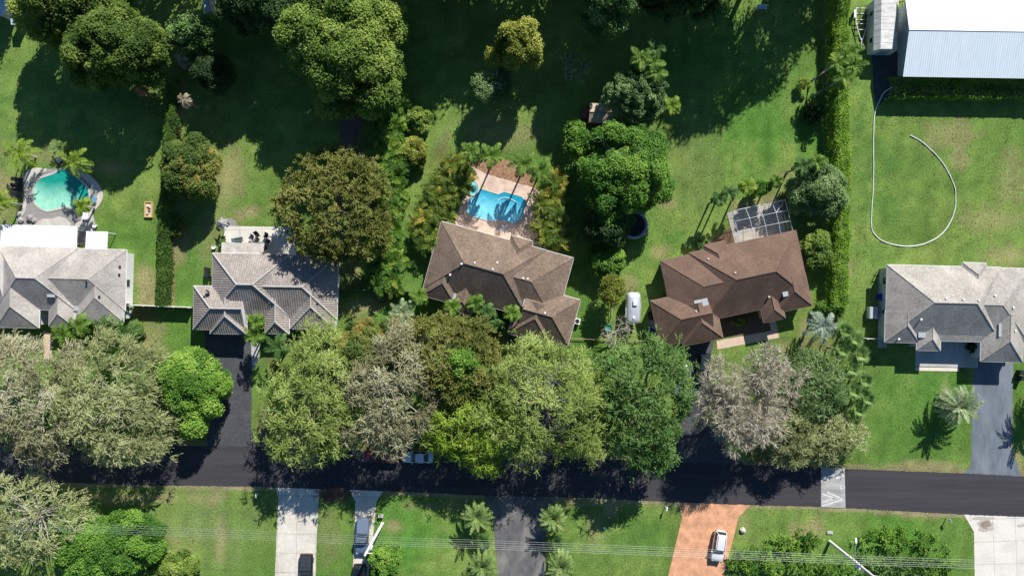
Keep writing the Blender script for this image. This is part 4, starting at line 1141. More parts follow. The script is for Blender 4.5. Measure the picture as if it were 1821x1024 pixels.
t_ = bare_tree('bare_tree', 'wide grey leafless tree above the road near the speed hump', 'tree', 1340, 714, 104, 10.5, M_palebark, F['greybrown'], 73, lv=(7, 6, 5, 4), rb=.24, twig=26, leaves=3000, upw=.5, group=G_st, leafsz=.14)
wispy_tree('feathery_tree', 'dark green feathery tree below the fan palms', 'tree', 1452, 690, 56, 52, 6.5, F['greygreen'], ntip=300, seed=74, leaf=.28, slen=1.1)
wispy_tree('feathery_tree', 'grey green feathery shrub at the roadside left of the speed hump', 'tree', 1478, 778, 50, 40, 4.5, F['paleolive'], ntip=220, seed=75, leaf=.28)
wispy_tree('feathery_tree', 'olive feathery tree between the grey leafless tree and the speed hump', 'tree', 1408, 772, 44, 46, 6, F['paleolive'], ntip=200, seed=76, leaf=.28, vshift=-.1)
# below the road
wispy_tree('feathery_tree', 'pale feathery tree with whitish limbs in the lower left corner', 'tree', 44, 925, 80, 76, 8.5, F['paleolive'], ntip=230, limbs=40, seed=81, bark=M_palebark)
broad_tree('broadleaf_tree', 'spreading vivid green tree at the bottom edge, lower left', 'tree', 190, 978, 92, 56, 6, F['vivid2'], .27, nl=38, seed=82, irr=.25)
broad_tree('shrub', 'rounded olive bush at the bottom edge right of the vivid green tree', 'shrub', 306, 1010, 42, 26, 2.6, F['yolive'], .24, nl=16, hb=.2, seed=83)
broad_tree('shrub', 'mixed green bush beside the black car in the concrete drive', 'shrub', 686, 998, 28, 32, 2.4, F['vivid2'], .24, nl=14, hb=.2, seed=84)
for i, (x, y, rx, ry, h, c, l) in enumerate(((1345, 1000, 38, 26, 1.5, 'vivid2', 'green shrub in front of the white car on orange paving'), (1395, 968, 26, 16, .9, 'vivid', 'low vivid shrub left of the right utility pole base'), (1440, 958, 22, 14, .9, 'vivid2', 'small low shrub against the right utility pole base'),
        (1425, 1004, 48, 22, 1.4, 'vivid', 'wide bright shrub at the bottom edge left of the right utility pole'), (1580, 958, 36, 22, .9, 'vivid', 'low bright shrub right of the street lamp'), (1580, 1005, 40, 20, 1.2, 'mid', 'darker shrub beside the top of the right utility pole'),
        (1655, 1000, 50, 24, .9, 'vivid2', 'low spreading shrub left of the bright concrete drive'), (1490, 1012, 26, 14, 1.1, 'vivid2', 'low shrub under the leaning right utility pole'), (1640, 962, 26, 12, .6, 'vivid2', 'thin patch of groundcover right of the low bright shrub'))):
    t_ = wispy_tree('shrub', l, 'shrub', x, y, rx * .92, ry * .92, h + .2, F[c], ntip=int(rx * ry * .055) + 8, strands=7, nleaf=5, slen=.75, leaf=.24, w=.12, droop=.25, hb=.1, seed=90 + i, group='low shrubs under the power lines', lobes=16, limbs=8, irr=.5)
for (x, y, rx, ry, h, c, l) in ((1320, 572, 17, 7, .9, 'yellow', 'small bright shrub in the dark courtyard of the chocolate house'), (884, 577, 22, 15, 1.5, 'palmdk', 'dark green shrubs under the palms of the mottled brown house'), (395, 434, 5, 14, 1.0, 'mid', 'narrow green shrub beside the tan flat roof'),
        (1095 / 2.967 + 1361, 825 / 2.967 + 340, 9, 9, 1.1, 'dark', 'dark potted bush on the porch of the light grey house'), (1480, 547, 26, 16, 2.2, 'vivid2', 'green shrub at the lower end of the right long hedge'), (1175, 790, 30, 12, 1.0, 'rust', 'brownish undergrowth at the roadside beneath the dark green tree'),
        (1240, 438, 22, 10, 1.0, 'mid', 'low shrub behind the small roof bump of the chocolate house'), (497, 655, 16, 12, .8, 'rust', 'low brownish shrub beside the lone lawn palm'), (245, 590, 16, 12, .7, 'rust', 'low shrub at the right end of the front palms'),
        (440, 385 + 610, 1, 1, .3, 'mid', '')):
    if l: broad_tree('shrub', l, 'shrub', x, y, rx, ry, h, F[c], .2, nl=9, hb=.08, seed=int(x), dens=.8, trunk_name='stem')
broad_tree('flowering_shrub', 'small shrub of magenta flowers among the front palms', 'shrub', 855, 567, 5, 5, .9, F['pink'], .16, nl=4, hb=.3, seed=5, dens=.7, trunk_name='stem')

# ------------------------------------------------------------------ hedges
hedge('long clipped dark green hedge between the two leftmost back lawns', [(306, 145), (302, 250), (297, 330), (291, 420), (288, 540)], 1.55, 1.9, F['hedge'], .2, seed=101, dens=1.6)
hedge('long bright green hedge along the wide right lawn', [(1494, -30), (1494, 70), (1494, 150), (1497, 300), (1496, 430), (1492, 540)], 2.2, 2.6, F['hedgeyg'], .22, seed=102, dens=2.2)
hedge('dark hedge along the front of the white roofed barn', [(1588, 155), (1700, 157), (1850, 160)], 2.8, 1.9, F['hedgeyg'], .24, seed=103)
areca('long row of clumping palms screening the oak lawn', [(690, 150), (688, 250), (690, 340), (687, 430), (681, 508)], 3.8, 2.4, F['areca'], seed=104, step=.55, nf=9, fl=2.1, lw=.14, ll=.5)
areca('clumping palms with orange fronds left of the blue pool', [(812, 290), (800, 330), (780, 370), (768, 410), (760, 436)], 4.6, 2.6, F['arecabr'], seed=105, step=.7, nf=9, lw=.14, ll=.5, fl=2.1, name='palm_clump')
areca('clumping palms with orange fronds right of the blue pool', [(975, 318), (982, 355), (977, 395), (985, 425)], 4.0, 2.6, F['arecabr'], seed=106, step=.7, nf=9, lw=.14, ll=.5, fl=2.1, name='palm_clump')

# ------------------------------------------------------------------ palms
g_pool = 'palms round the turquoise pool'
kw = dict(ll=.62, lw=.13, nlf=22, bend=1.5)
palm('leaning yellow green coconut palm at the upper left of the turquoise pool', 34, 272, 3.6, 2.9, F['palmyg'], 13, 111, group=g_pool, trm=M_palebark, **kw)
palm('coconut palm hanging over the top of the turquoise pool', 131, 289, 4.6, 2.8, F['palmyg'], 11, 112, group=g_pool, trm=M_palebark, **kw)
palm('small palm shading the lower right of the turquoise pool', 145, 366, 3.2, 1.5, F['palmyg'], 11, 113, group=g_pool, trm=M_palebark, **kw)
palm('palm at the left edge beside the dark pool chairs', 2, 358, 4.2, 2.2, F['palmyg'], 11, 114, group=g_pool, trm=M_palebark, **kw)
palm('stubby spiky palm above the turquoise pool', 107, 267, 1.0, 1.5, F['sago'], 20, 115, group=g_pool, ll=.4, lw=.1, nlf=16, bend=.9)
g_f = 'front garden palms'
kw = dict(ll=.6, lw=.12, nlf=22, bend=1.5)
for (l, x, y, h, fl, c, nf) in (('bright palm leftmost of the row before the pale grey house', 112, 596, 3.6, 2.2, 'palm', 14), ('palm touching the small front gable of the pale grey house', 140, 578, 4.0, 2.0, 'palm', 13),
        ('darker palm in the middle of the row before the pale grey house', 186, 583, 3.6, 2.3, 'palmdk', 14), ('broad dark palm rightmost of the row before the pale grey house', 224, 592, 3.2, 2.6, 'palmdk', 16),
        ('tall palm beside the garage gable of the tile roofed house, upper of a pair', 455, 573, 5.4, 1.5, 'palm', 13), ('tall palm over the left asphalt driveway, lower of a pair', 452, 597, 5.0, 1.7, 'palm', 13),
        ('lone dark palm on the front lawn of the tile roofed house', 497, 618, 4.0, 2.5, 'palmdk', 15), ('palm at the left corner of the mottled brown roof', 745, 527, 4.0, 1.6, 'palm', 14), ('palm left of the small gable of the mottled brown house', 804, 546, 4.4, 1.5, 'palm', 12),
        ('palm right of the small gable of the mottled brown house', 845, 539, 4.6, 1.6, 'palm', 12), ('palm above the magenta flowers', 866, 556, 4.2, 1.6, 'palmdk', 12), ('palm against the garage wing of the mottled brown house', 911, 557, 4.4, 1.5, 'palm', 12)):
    palm(l, x, y, h, fl, F[c], nf, int(x + y), group=g_f, **kw)
g_q = 'tall palms behind the blue rectangular pool'
for (l, x, y, h, fl, nf) in (('slim palm leftmost behind the blue pool', 838, 270, 5.6, 1.9, 12), ('tall palm second from left behind the blue pool', 873, 277, 6.2, 2.2, 14), ('dark palm third from left behind the blue pool', 930, 293, 5.6, 2.3, 15), ('palm rightmost behind the blue pool beside the palm clump', 960, 302, 5.4, 2.2, 14)):
    palm(l, x, y, h, fl, F['palm'], nf, int(x), group=g_q, crownshaft=M_shaft, **kw)
g_c = 'tall palms behind the pool cage'
for (l, x, y, h, fl, c) in (('ragged palm leftmost behind the pool cage', 1279, 354, 5.6, 1.5, 'palmdk'), ('ragged palm second from left behind the pool cage', 1296, 343, 5.8, 1.7, 'palmdk'), ('yellow green palm in the middle behind the pool cage', 1329, 331, 5.6, 1.9, 'palmyg'), ('small palm rightmost behind the pool cage', 1380, 322, 4.4, 1.4, 'palm'), ('tall palm leaning out of the grey green tree by the cage', 1428, 295, 6.4, 2.0, 'palmdk'), ('tall palm at the top of the grey green tree by the cage', 1452, 288, 6.4, 1.9, 'palm')):
    palm(l, x, y, h * .92, fl * .85, F[c], 10, int(x), group=g_c, **kw)
broad_tree('shrub', 'clipped bright shrub between the palms behind the pool cage', 'shrub', 1355, 334, 17, 15, 3.6, F['vivid2'], .22, nl=10, hb=.6, seed=130)
g_t = 'palm clump beside the grey green dome tree'
for (l, x, y, fl, c) in (('palm at the left of the shaded clump above the dome tree', 1140, 104, 2.0, 'palm'), ('palm in the middle of the shaded clump above the dome tree', 1158, 112, 2.0, 'palm'), ('palm at the right of the shaded clump above the dome tree', 1168, 130, 1.9, 'palm'), ('dark palm at the top of the shaded clump', 1166, 88, 1.8, 'palmdk'), ('lone palm right of the dome tree', 1194, 188, 1.7, 'palmyg')):
    palm(l, x, y, 8.0 if y < 150 else 5.0, fl, F[c], 12, int(x + y), group=g_t, **kw)
g_l = 'palms leaning out of the right hedge'
for (l, x, y, fl, lx) in (('palm at the top of the clump bursting from the right hedge', 1512, 92, 1.9, -1.4), ('palm at the left of the clump bursting from the right hedge', 1490, 112, 1.9, -1.8), ('palm at the right of the clump bursting from the right hedge', 1518, 116, 2.0, -1.6), ('palm at the bottom of the clump bursting from the right hedge', 1500, 138, 1.9, -2.0)):
    palm(l, x, y, 5.4, fl, F['palm'], 12, int(x + y), group=g_l, lean=(lx, -1.2), **kw)
for (l, x, y) in (('pale dying palm between two dark trees, upper of a pair', 324, 108), ('pale dying palm at the head of the left hedge, lower of a pair', 327, 177)):
    palm(l, x, y, 4.6, 1.5, F['deadfrond'], 9, int(y), group='dying palms', ll=.5, lw=.14, nlf=16, bend=1.9, emin=-.9)
g_d = 'date palms beside the worn driveway'
kd = dict(ll=.42, lw=.10, nlf=26, bend=1.15, emin=-.35, emax=1.3, tr=.28)
for (l, x, y, h, fl) in (('date palm at the upper left of the worn driveway', 848, 918, 2.8, 2.6), ('date palm at the lower left of the worn driveway', 858, 1006, 2.8, 2.5), ('date palm at the upper right of the worn driveway', 984, 921, 2.8, 2.3), ('date palm at the lower right of the worn driveway', 998, 1006, 2.8, 2.5)):
    palm(l, x, y, h, fl, F['sago'], 44, int(x), group=g_d, cat='palm tree', **kd)
for (l, x, y) in (('dark bush between the two date palms left of the worn driveway', 858, 962), ('dark bush between the two date palms right of the worn driveway', 988, 962)):
    palm(l, x, y, 1.2, 1.6, F['palmdk'], 22, int(x), name='bush_palm', cat='palm tree', ll=.45, lw=.1, nlf=16, bend=1.2)
palm('large silver green date palm beside the blue grey driveway', 1704, 722, 3.0, 3.5, F['date'], 54, 141, ll=.5, lw=.12, nlf=32, bend=1.3, emin=-.5, emax=1.3, tr=.3)
palm('date palm just beyond the right edge casting a shadow by the driveway', 1868, 722, 3.2, 3.6, F['date'], 54, 142, ll=.5, lw=.12, nlf=30, bend=1.3, emin=-.5, emax=1.3, tr=.3)
palm('small silvery palm on the lawn beyond the mottled brown garage', 1016, 652, 2.0, 1.7, F['date'], 12, 143, ll=.45, lw=.11, nlf=18, bend=1.4)
palm('wide silvery palm at the left front of the mottled brown house', 716, 556, 3.2, 2.4, F['date'], 18, 144, ll=.5, lw=.12, nlf=22, bend=1.4)
palm('silver blue palm at the head of the fan palms', 1462, 580, 4.4, 3.0, F['silver'], 13, 145, ll=.7, lw=.13, nlf=24, bend=1.6)
g_fan = 'fan palms beside the light grey house'
for i, (x, y, h, fr, l) in enumerate(((1500, 588, 4.6, .95, 'fan palm nearest the silver blue palm'), (1518, 602, 4.6, 1.0, 'fan palm opposite the white air conditioner'), (1496, 622, 4.2, .95, 'fan palm third from the top of the row'), (1528, 630, 4.0, 1.05, 'fan palm opposite the corner of the light grey house'),
        (1512, 655, 4.0, 1.0, 'fan palm in the middle of the row'), (1536, 676, 3.8, 1.0, 'fan palm furthest right of the row'), (1516, 694, 3.8, 1.0, 'fan palm third from the road end of the row'), (1540, 708, 3.6, .95, 'fan palm second from the road end of the row'), (1524, 728, 3.4, .95, 'fan palm nearest the road'))):
    fan_palm(l, x, y, h, fr, F['fan'], 26, 150 + i, group=g_fan)
palm('long fronded dark palm left of the fan palm row', 1482, 648, 4.2, 2.4, F['palm'], 12, 161, ll=.6, lw=.12, nlf=22, bend=1.4)
# ================================================================== pools
def zpx(ox, oy, s, pts): return [(ox + x / s, oy + y / s) for x, y in pts]
def smooth_poly(pts, n=6):
    """closed Catmull-Rom curve through photo pixels"""
    out = []; m = len(pts)
    for i in range(m):
        p0, p1, p2, p3 = (np.array(pts[(i + j - 1) % m], float) for j in range(4))
        for k in range(n):
            t = k / n
            out.append(tuple(.5 * (2 * p1 + (p2 - p0) * t + (2 * p0 - 5 * p1 + 4 * p2 - p3) * t * t + (3 * p1 - p0 - 3 * p2 + p3) * t ** 3)))
    return out
def grow(pts, d):
    c = np.mean(np.array(pts), 0)
    out = []
    m = len(pts)
    for i in range(m):
        a, b = np.array(pts[i - 1]), np.array(pts[(i + 1) % m]); t = b - a; n = np.array([t[1], -t[0]]); n = n / (np.linalg.norm(n) + 1e-9)
        if np.dot(n, np.array(pts[i]) - c) < 0: n = -n
        out.append(tuple(np.array(pts[i]) + n * d))
    return out
def water_mat(name, deep, shallow, bump=.25):
    m, nt, out = _new(name); N = nt.nodes.new; L = nt.links.new
    a = N('ShaderNodeAttribute'); a.attribute_name = 'depth'
    cr = N('ShaderNodeValToRGB'); cr.color_ramp.elements[0].position = .2; cr.color_ramp.elements[1].position = .8
    cr.color_ramp.elements[0].color = (*shallow, 1); cr.color_ramp.elements[1].color = (*deep, 1)
    L(a.outputs['Fac'], cr.inputs[0])
    b = N('ShaderNodeBsdfPrincipled'); b.inputs['Roughness'].default_value = .06; b.inputs['Specular IOR Level'].default_value = .5
    tc = N('ShaderNodeTexCoord'); nz = N('ShaderNodeTexNoise'); nz.inputs['Scale'].default_value = 3; nz.inputs['Detail'].default_value = 3; L(tc.outputs['Object'], nz.inputs['Vector'])
    bp = N('ShaderNodeBump'); bp.inputs['Strength'].default_value = bump; bp.inputs['Distance'].default_value = .05; L(nz.outputs['Fac'], bp.inputs['Height']); L(bp.outputs[0], b.inputs['Normal'])
    n2 = N('ShaderNodeTexNoise'); n2.inputs['Scale'].default_value = 1.2; n2.inputs['Detail'].default_value = 5; L(tc.outputs['Object'], n2.inputs['Vector'])
    mr = N('ShaderNodeMapRange'); mr.inputs[1].default_value = .3; mr.inputs[2].default_value = .7; mr.inputs[3].default_value = .86; mr.inputs[4].default_value = 1.12; L(n2.outputs['Fac'], mr.inputs[0])
    sc = N('ShaderNodeVectorMath'); sc.operation = 'SCALE'; L(cr.outputs[0], sc.inputs[0]); L(mr.outputs[0], sc.inputs['Scale'])
    L(sc.outputs[0], b.inputs['Base Color']); L(b.outputs[0], out.inputs[0])
    MATS[name] = m
    return m
def pool(name, label, px, m, depth, coping, cw=4, zc=.09, zw=.05):
    """water surface with the depth of the basin per vertex, and a raised coping ring"""
    w = [P(x, y) for x, y in px]; c = sum(w, Vector()) / len(w)
    t = thing(name, label, 'swimming pool', c)
    loc = [(p.x - c.x, p.y - c.y) for p in w]
    b = MB(); n = len(loc); K = 10
    vs = [(0, 0, zw)]; 
    for k in range(1, K + 1): vs += [(x * k / K, y * k / K, zw) for x, y in loc]
    fs = [(0, 1 + i, 1 + (i + 1) % n) for i in range(n)]
    for k in range(1, K):
        o1, o2 = 1 + (k - 1) * n, 1 + k * n
        fs += [(o1 + i, o2 + i, o2 + (i + 1) % n, o1 + (i + 1) % n) for i in range(n)]
    b.add(vs, fs); o = b.build('water', m, t, fix=False)
    for q in o.data.polygons:
        if q.normal.z < 0: q.flip()
    at = o.data.attributes.new('depth', 'FLOAT', 'POINT')
    at.data.foreach_set('value', [min(1, max(0, depth(v[0] + c.x, v[1] + c.y))) for v in vs])
    out = [P(x, y) - c for x, y in grow(px, cw)]
    rb = MB()
    inn = [Vector((x, y, 0)) for x, y in loc]
    ring = [(p.x, p.y, zc) for p in inn] + [(p.x, p.y, zc) for p in out] + [(p.x, p.y, .0) for p in inn] + [(p.x, p.y, 0) for p in out]
    rb.add(ring, [(i, (i + 1) % n, n + (i + 1) % n, n + i) for i in range(n)] + [(i, (i + 1) % n, 2 * n + (i + 1) % n, 2 * n + i) for i in range(n)] + [(n + i, n + (i + 1) % n, 3 * n + (i + 1) % n, 3 * n + i) for i in range(n)])
    rb.build('coping', coping, t)
    return t, c

# ---- turquoise free-form pool, left
zA0 = (0, 240, 5.69)
deckA = smooth_poly(zpx(*zA0, [(300, 355), (445, 345), (560, 345), (660, 335), (780, 330), (890, 410), (1000, 515), (1035, 620), (1005, 700), (945, 760), (965, 900), (965, 1000), (960, 1100), (180, 1100), (175, 915), (170, 820), (235, 740), (255, 600), (215, 470), (250, 400)]), 4)
sheet('pool_deck', deckA, .03, m_paver, .03, thick=.03)
poolA = smooth_poly(zpx(*zA0, [(660, 348), (725, 365), (775, 435), (835, 490), (890, 550), (900, 640), (875, 700), (850, 740), (770, 770), (700, 722), (610, 735), (480, 762), (400, 728), (345, 655), (350, 580), (355, 510), (395, 455), (450, 430), (540, 400), (600, 365)]), 4)
def depthA(x, y):
    px, py = x / S + CX, -y / S + CY
    zx, zy = (px) * 5.69, (py - 240) * 5.69
    return .5 - ((zy - 560) + (420 - zx) * .35) / 330 + .10 * math.sin(zx / 60) - .12
pool('swimming_pool', 'free form turquoise swimming pool with stone coping and grey paver deck', poolA, water_mat('turquoise_water', (.010, .27, .21), (.30, .66, .49)), depthA, m_stone, 3.2)
# light stone surrounds and boulders of the pool garden
for nm, pts in (('stone_edging', [(640, 330), (770, 322), (900, 400), (1010, 510), (1045, 620), (1010, 710), (950, 770), (925, 740), (990, 640), (960, 560), (880, 470), (790, 380), (720, 345)]),
                ('stone_edging', [(300, 350), (460, 340), (465, 375), (380, 400), (310, 470), (275, 600), (265, 750), (220, 830), (180, 830), (230, 740), (250, 600), (230, 470)]),
                ('stone_edging', [(770, 905), (830, 830), (870, 770), (930, 775), (955, 900), (960, 985), (850, 985), (780, 960)]),
                ('stone_edging', [(360, 900), (430, 850), (520, 850), (600, 825), (680, 860), (700, 930), (350, 930)])):
    tag(sheet(nm, smooth_poly(zpx(*zA0, pts), 3), .10, m_stone, .03, thick=.1), kind='structure')
rg = random.Random(4)
m_rock = mat('boulder', (.20, .19, .185), (.42, .40, .38), scale=2.5, rough=.95, bump=.6)
def boulder(label, px, py, r, seed, group=None, m=None):
    rr = random.Random(seed); t = P(px, py, r * .4); t.z = 0
    bm = bmesh.new(); bmesh.ops.create_icosphere(bm, subdivisions=2, radius=r)
    for v in bm.verts:
        v.co *= rr.uniform(.78, 1.15); v.co.z = v.co.z * .7 + r * .35
        if v.co.z < 0: v.co.z = 0
    me = bpy.data.meshes.new('boulder'); bm.to_mesh(me); bm.free(); me.materials.append(m or m_rock)
    o = bpy.data.objects.new('boulder', me); COL.objects.link(o); o.location = t
    return tag(o, label, 'rock', group)
for i, (x, y, r, l) in enumerate(((210, 865, .45, 'grey boulder at the lower left corner of the turquoise pool deck'), (300, 840, .55, 'large boulder between the dark chairs and the white patio roof'), (345, 865, .4, 'small boulder nearest the middle of the paver deck'), (190, 800, .4, 'boulder under the dark chairs of the turquoise pool'),
                                  (600, 250, .5, 'pale rock below the stubby spiky palm'), (640, 235, .35, 'small pale rock beside the stubby spiky palm'))):
    boulder(l, zA0[0] + x / 5.69, zA0[1] + y / 5.69, r, i, 'boulders round the turquoise pool', m_stone if i > 3 else None)
boulder('pale flat rock on the grass beside the white car on orange paving', 1321, 942, .45, 77, m=m_stone)

# ---- furniture
def chair(label, px, py, rot, group, m=None, lounge=False, h=0.0):
    t = thing('lounge_chair' if lounge else 'patio_chair', label, 'chair', P(px, py) + Vector((0, 0, h)), rot, group)
    m = m or m_dark; L = 1.15 if lounge else .52; w = .6
    MB().box((0, 0, .42), (w, L, .06)).build('seat', m, t)
    b = MB(); b.add([(-w / 2, -L / 2, .44), (w / 2, -L / 2, .44), (w / 2, -L / 2 - .3, .95), (-w / 2, -L / 2 - .3, .95), (-w / 2, -L / 2 - .05, .42), (w / 2, -L / 2 - .05, .42), (w / 2, -L / 2 - .36, .93), (-w / 2, -L / 2 - .36, .93)],
                    [(0, 1, 2, 3), (7, 6, 5, 4), (0, 4, 5, 1), (1, 5, 6, 2), (2, 6, 7, 3), (3, 7, 4, 0)]); b.build('backrest', m, t)
    for sx in (-1, 1):
        b = MB(); b.tube([(sx * w / 2, -L / 2, .62), (sx * w / 2, L / 2 - .05, .62), (sx * w / 2, L / 2 - .05, .42)], .03, 5); b.build('armrest', m, t)
        for sy in (-1, 1):
            b = MB(); b.tube([(sx * (w / 2 - .04), sy * (L / 2 - .04), 0), (sx * (w / 2 - .04), sy * (L / 2 - .04), .42)], .022, 5); b.build('leg', m, t)
    return t
gA = 'dark chairs beside the turquoise pool'
for x, y, r, l in ((38, 321, 100, 'dark lounge chair furthest up beside the turquoise pool'), (37, 331, 95, 'dark lounge chair second from top beside the turquoise pool'), (36, 340, 92, 'dark lounge chair third from top beside the turquoise pool'), (38, 350, 85, 'dark lounge chair nearest the white patio roof')):
    chair(l, x, y, r, gA, lounge=True, h=.0)
m_teal = mat('teal_fabric', (.05, .09, .095), (.09, .14, .145), scale=9, rough=.9)
gB = 'patio chairs on the white slab'
for x, y, r, l, lo in ((427, 426.5, 80, 'wide dark lounger nearest the grey parasol on the white slab', True), (449, 424, 210, 'patio chair facing inward at the middle of the white slab', False), (451, 430, 330, 'patio chair close to the edge of the tan flat roof', False), (460, 419, 150, 'patio chair furthest from the house on the white slab', False), (459, 427, 20, 'patio chair between the fire table and the tan flat roof', False), (475, 421, 200, 'patio chair nearest the oak on the white slab', False), (478, 429, 300, 'patio chair right of the teal barbecue', False)):
    chair(l, x, y, r, gB, m_teal if lo else m_dark, lo, .05)
t = thing('side_table', 'small pale table among the dark chairs on the white slab', 'table', P(451, 426.5) + Vector((0, 0, .05)), 30)
MB().box((0, 0, .45), (.8, .8, .05)).build('table_top', m_conc_g, t)
for sx in (-1, 1):
    for sy in (-1, 1): MB().box((sx * .34, sy * .34, .21), (.05, .05, .42)).build('leg', m_dark, t)
t = thing('barbecue', 'teal lidded barbecue beside the dark chairs on the white slab', 'barbecue', P(473, 435) + Vector((0, 0, .05)), 10)
b = MB(); b.box((0, 0, .5), (.7, .5, .7)); b.build('cabinet', m_dark, t)
b = MB(); b.tube([(-.4, 0, .9), (.4, 0, .9)], .3, 10); b.build('lid', mat('teal_enamel', (.03, .15, .15), (.05, .2, .2), rough=.4), t)
b = MB(); b.box((-.6, 0, .8), (.35, .45, .04)); b.build('shelf', m_dark, t)
def pot(name, label, px, py, r, h, m, z=0.0, cat='pot', group=None):
    b = MB(); b.loft([[(rr * math.cos(a), rr * math.sin(a), zz) for a in np.linspace(0, 2 * math.pi, 14, endpoint=False)] for rr, zz in ((r * .75, 0), (r, h), (r * .86, h), (r * .8, h * .8))], 0)
    o = b.build(name, m); o.location = P(px, py) + Vector((0, 0, z)); return tag(o, label, cat, group)
pot('barrel', 'dark round barrel on the white slab against the tiled roof', 471.5, 442, .38, .6, mat('dark_brown', (.05, .035, .03), (.09, .06, .05)), .05, 'barrel')
pot('bucket', 'white bucket on the grass left of the tan flat roof', 382, 440, .3, .5, m_white, 0, 'bucket')
pot('flower_pot', 'white pot at the corner of the turquoise pool deck', 171, 402, .3, .45, m_white, .03)
pot('planter', 'green planter beside the leafless whitish tree', 1081, 583, .55, .75, mat('green_plastic', (.02, .22, .16), (.03, .30, .22), rough=.5), 0, 'planter')
pot('barrel', 'blue barrel on the concrete strip beside the light grey house', 1562, 528, .55, .9, mat('blue_plastic', (.01, .03, .35), (.02, .05, .5), rough=.4), .03, 'barrel')
pot('barrel', 'blue tub against the left wall of the chocolate house', 1160, 583, .55, .6, MATS['blue_plastic'], 0, 'tub')
pot('barrel', 'grey drum above the blue tub by the chocolate house', 1158, 574, .45, .7, m_conc_g, 0, 'drum')
# parasol and green slide
t = thing('patio_umbrella', 'grey half folded parasol at the corner of the white slab', 'parasol', P(405, 399) + Vector((0, 0, .04)), 20)
b = MB(); b.tube([(0, 0, 0), (.0, .0, 2.45)], .03, 6); b.build('pole', m_steel, t)
b = MB(); rr = [(1.05 if i % 2 == 0 else .6) for i in range(12)]
ring = [(rr[i] * math.cos(i * math.pi / 6), rr[i] * math.sin(i * math.pi / 6), 1.75 if i % 2 == 0 else 1.95) for i in range(12)]
b.add(ring + [(0, 0, 2.45)], [(i, (i + 1) % 12, 12) for i in range(12)]); b.build('canopy', mat('grey_canvas', (.24, .23, .22), (.34, .33, .32), rough=.9), t, fix=False)
b = MB(); b.disc((0, 0), .3, 0, .1, 12); b.build('base', m_dark, t)
t = thing('play_slide', 'bright green toy slide beside the grey parasol', 'toy slide', P(390.5, 402), 40)
mg = mat('toy_green', (.01, .30, .06), (.02, .40, .09), rough=.4)
b = MB(); b.add([(-.2, -.6, .1), (.2, -.6, .1), (.2, .4, .8), (-.2, .4, .8), (-.2, .7, .8), (.2, .7, .8), (-.2, -.6, .04), (.2, -.6, .04), (.2, .4, .74), (-.2, .4, .74), (-.2, .7, .74), (.2, .7, .74)], [(0, 1, 2, 3), (3, 2, 5, 4), (6, 9, 8, 7), (9, 10, 11, 8), (0, 6, 7, 1), (4, 5, 11, 10), (0, 3, 9, 6), (1, 7, 8, 2), (3, 4, 10, 9), (2, 8, 11, 5)]); b.build('chute', mg, t)
b = MB(); [b.tube([(sx * .2, .75, 0), (sx * .2, .7, .8)], .03, 5) for sx in (-1, 1)]; [b.tube([(-.2, .74, z), (.2, .74, z)], .025, 5) for z in (.2, .4, .6)]; b.build('ladder', mg, t)
def bin_(label, px, py, rot, group=None, m=None):
    t = thing('wheelie_bin', label, 'bin', P(px, py, .5).xy.to_3d(), rot, group); m = m or m_dark
    MB().box((0, 0, .5), (.5, .6, .96), top=1.12).build('body', m, t)
    MB().box((0, .02, 1.02), (.6, .72, .07)).build('lid', m, t)
    for s in (-1, 1):
        b = MB(); b.tube([(s * .24, -.32, .12), (s * .31, -.32, .12)], .12, 10); b.build('wheel', m_black, t)
gb = 'black wheelie bins'
bin_('black wheelie bin beside the left wall of the tile roofed house', 369, 480, 5, gb); bin_('black wheelie bin nearest the dish at the tile roofed house', 369, 489, 0, gb)
bin_('black wheelie bin at the right edge beside the light grey garage', 1814, 662, 10, gb); bin_('black wheelie bin at the right edge, nearer the date palm shadow', 1816, 672, 10, gb)
t = thing('satellite_dish', 'round satellite dish on the garage roof of the tile roofed house', 'satellite dish', P(371, 519, 3.45), 40)
b = MB(); b.tube([(0, 0, -.2), (0, 0, .4)], .03, 5); b.build('mast', m_steel, t)
b = MB(); b.loft([[(r * math.cos(a), d, .45 + r * math.sin(a)) for a in np.linspace(0, 2 * math.pi, 16, endpoint=False)] for r, d in ((.05, .0), (.25, .05), (.38, .14), (.36, .16), (.05, .03))]); b.build('reflector', m_dark, t)

# ---- blue pool with spa behind the mottled brown house
zC0 = (740, 240, 5.12)
sheet('pool_deck', zpx(*zC0, [(490, 255), (1085, 440), (1150, 520), (1180, 1030), (860, 960), (340, 830), (430, 560), (445, 440)]), .05, m_brickp, 0, thick=.05)
sheet('planting_bed', zpx(*zC0, [(380, 115), (560, 150), (800, 220), (1010, 300), (1100, 440), (1080, 480), (900, 430), (640, 355), (480, 262)]), .07, mat('orange_mulch', (.16, .085, .045), (.42, .25, .15), scale=2.6, rough=1, bump=.6), .06, thick=.07)
poolC = zpx(*zC0, [(480, 590), (585, 492), (750, 543), (800, 520), (960, 565), (1003, 612), (968, 745), (905, 806), (735, 770), (690, 785), (488, 732), (464, 690)])
def depthC(x, y):
    zx, zy = (x / S + CX - 740) * 5.12, (-y / S + CY - 240) * 5.12
    return .55 - ((zy - 600) - (zx - 720) * .27) / 260
def dens_poly(p, n=4): return [tuple(np.array(a) + (np.array(b) - np.array(a)) * k / n) for a, b in zip(p, p[1:] + p[:1]) for k in range(n)]
m_copc = mat('cream_coping', (.55, .46, .38), (.66, .57, .48), scale=3)
tC, cC = pool('swimming_pool', 'angular bright blue swimming pool on a pink brick deck', dens_poly(poolC), water_mat('blue_water', (.014, .30, .44), (.20, .62, .75)), depthC, m_copc, 1.6, .12, .08)
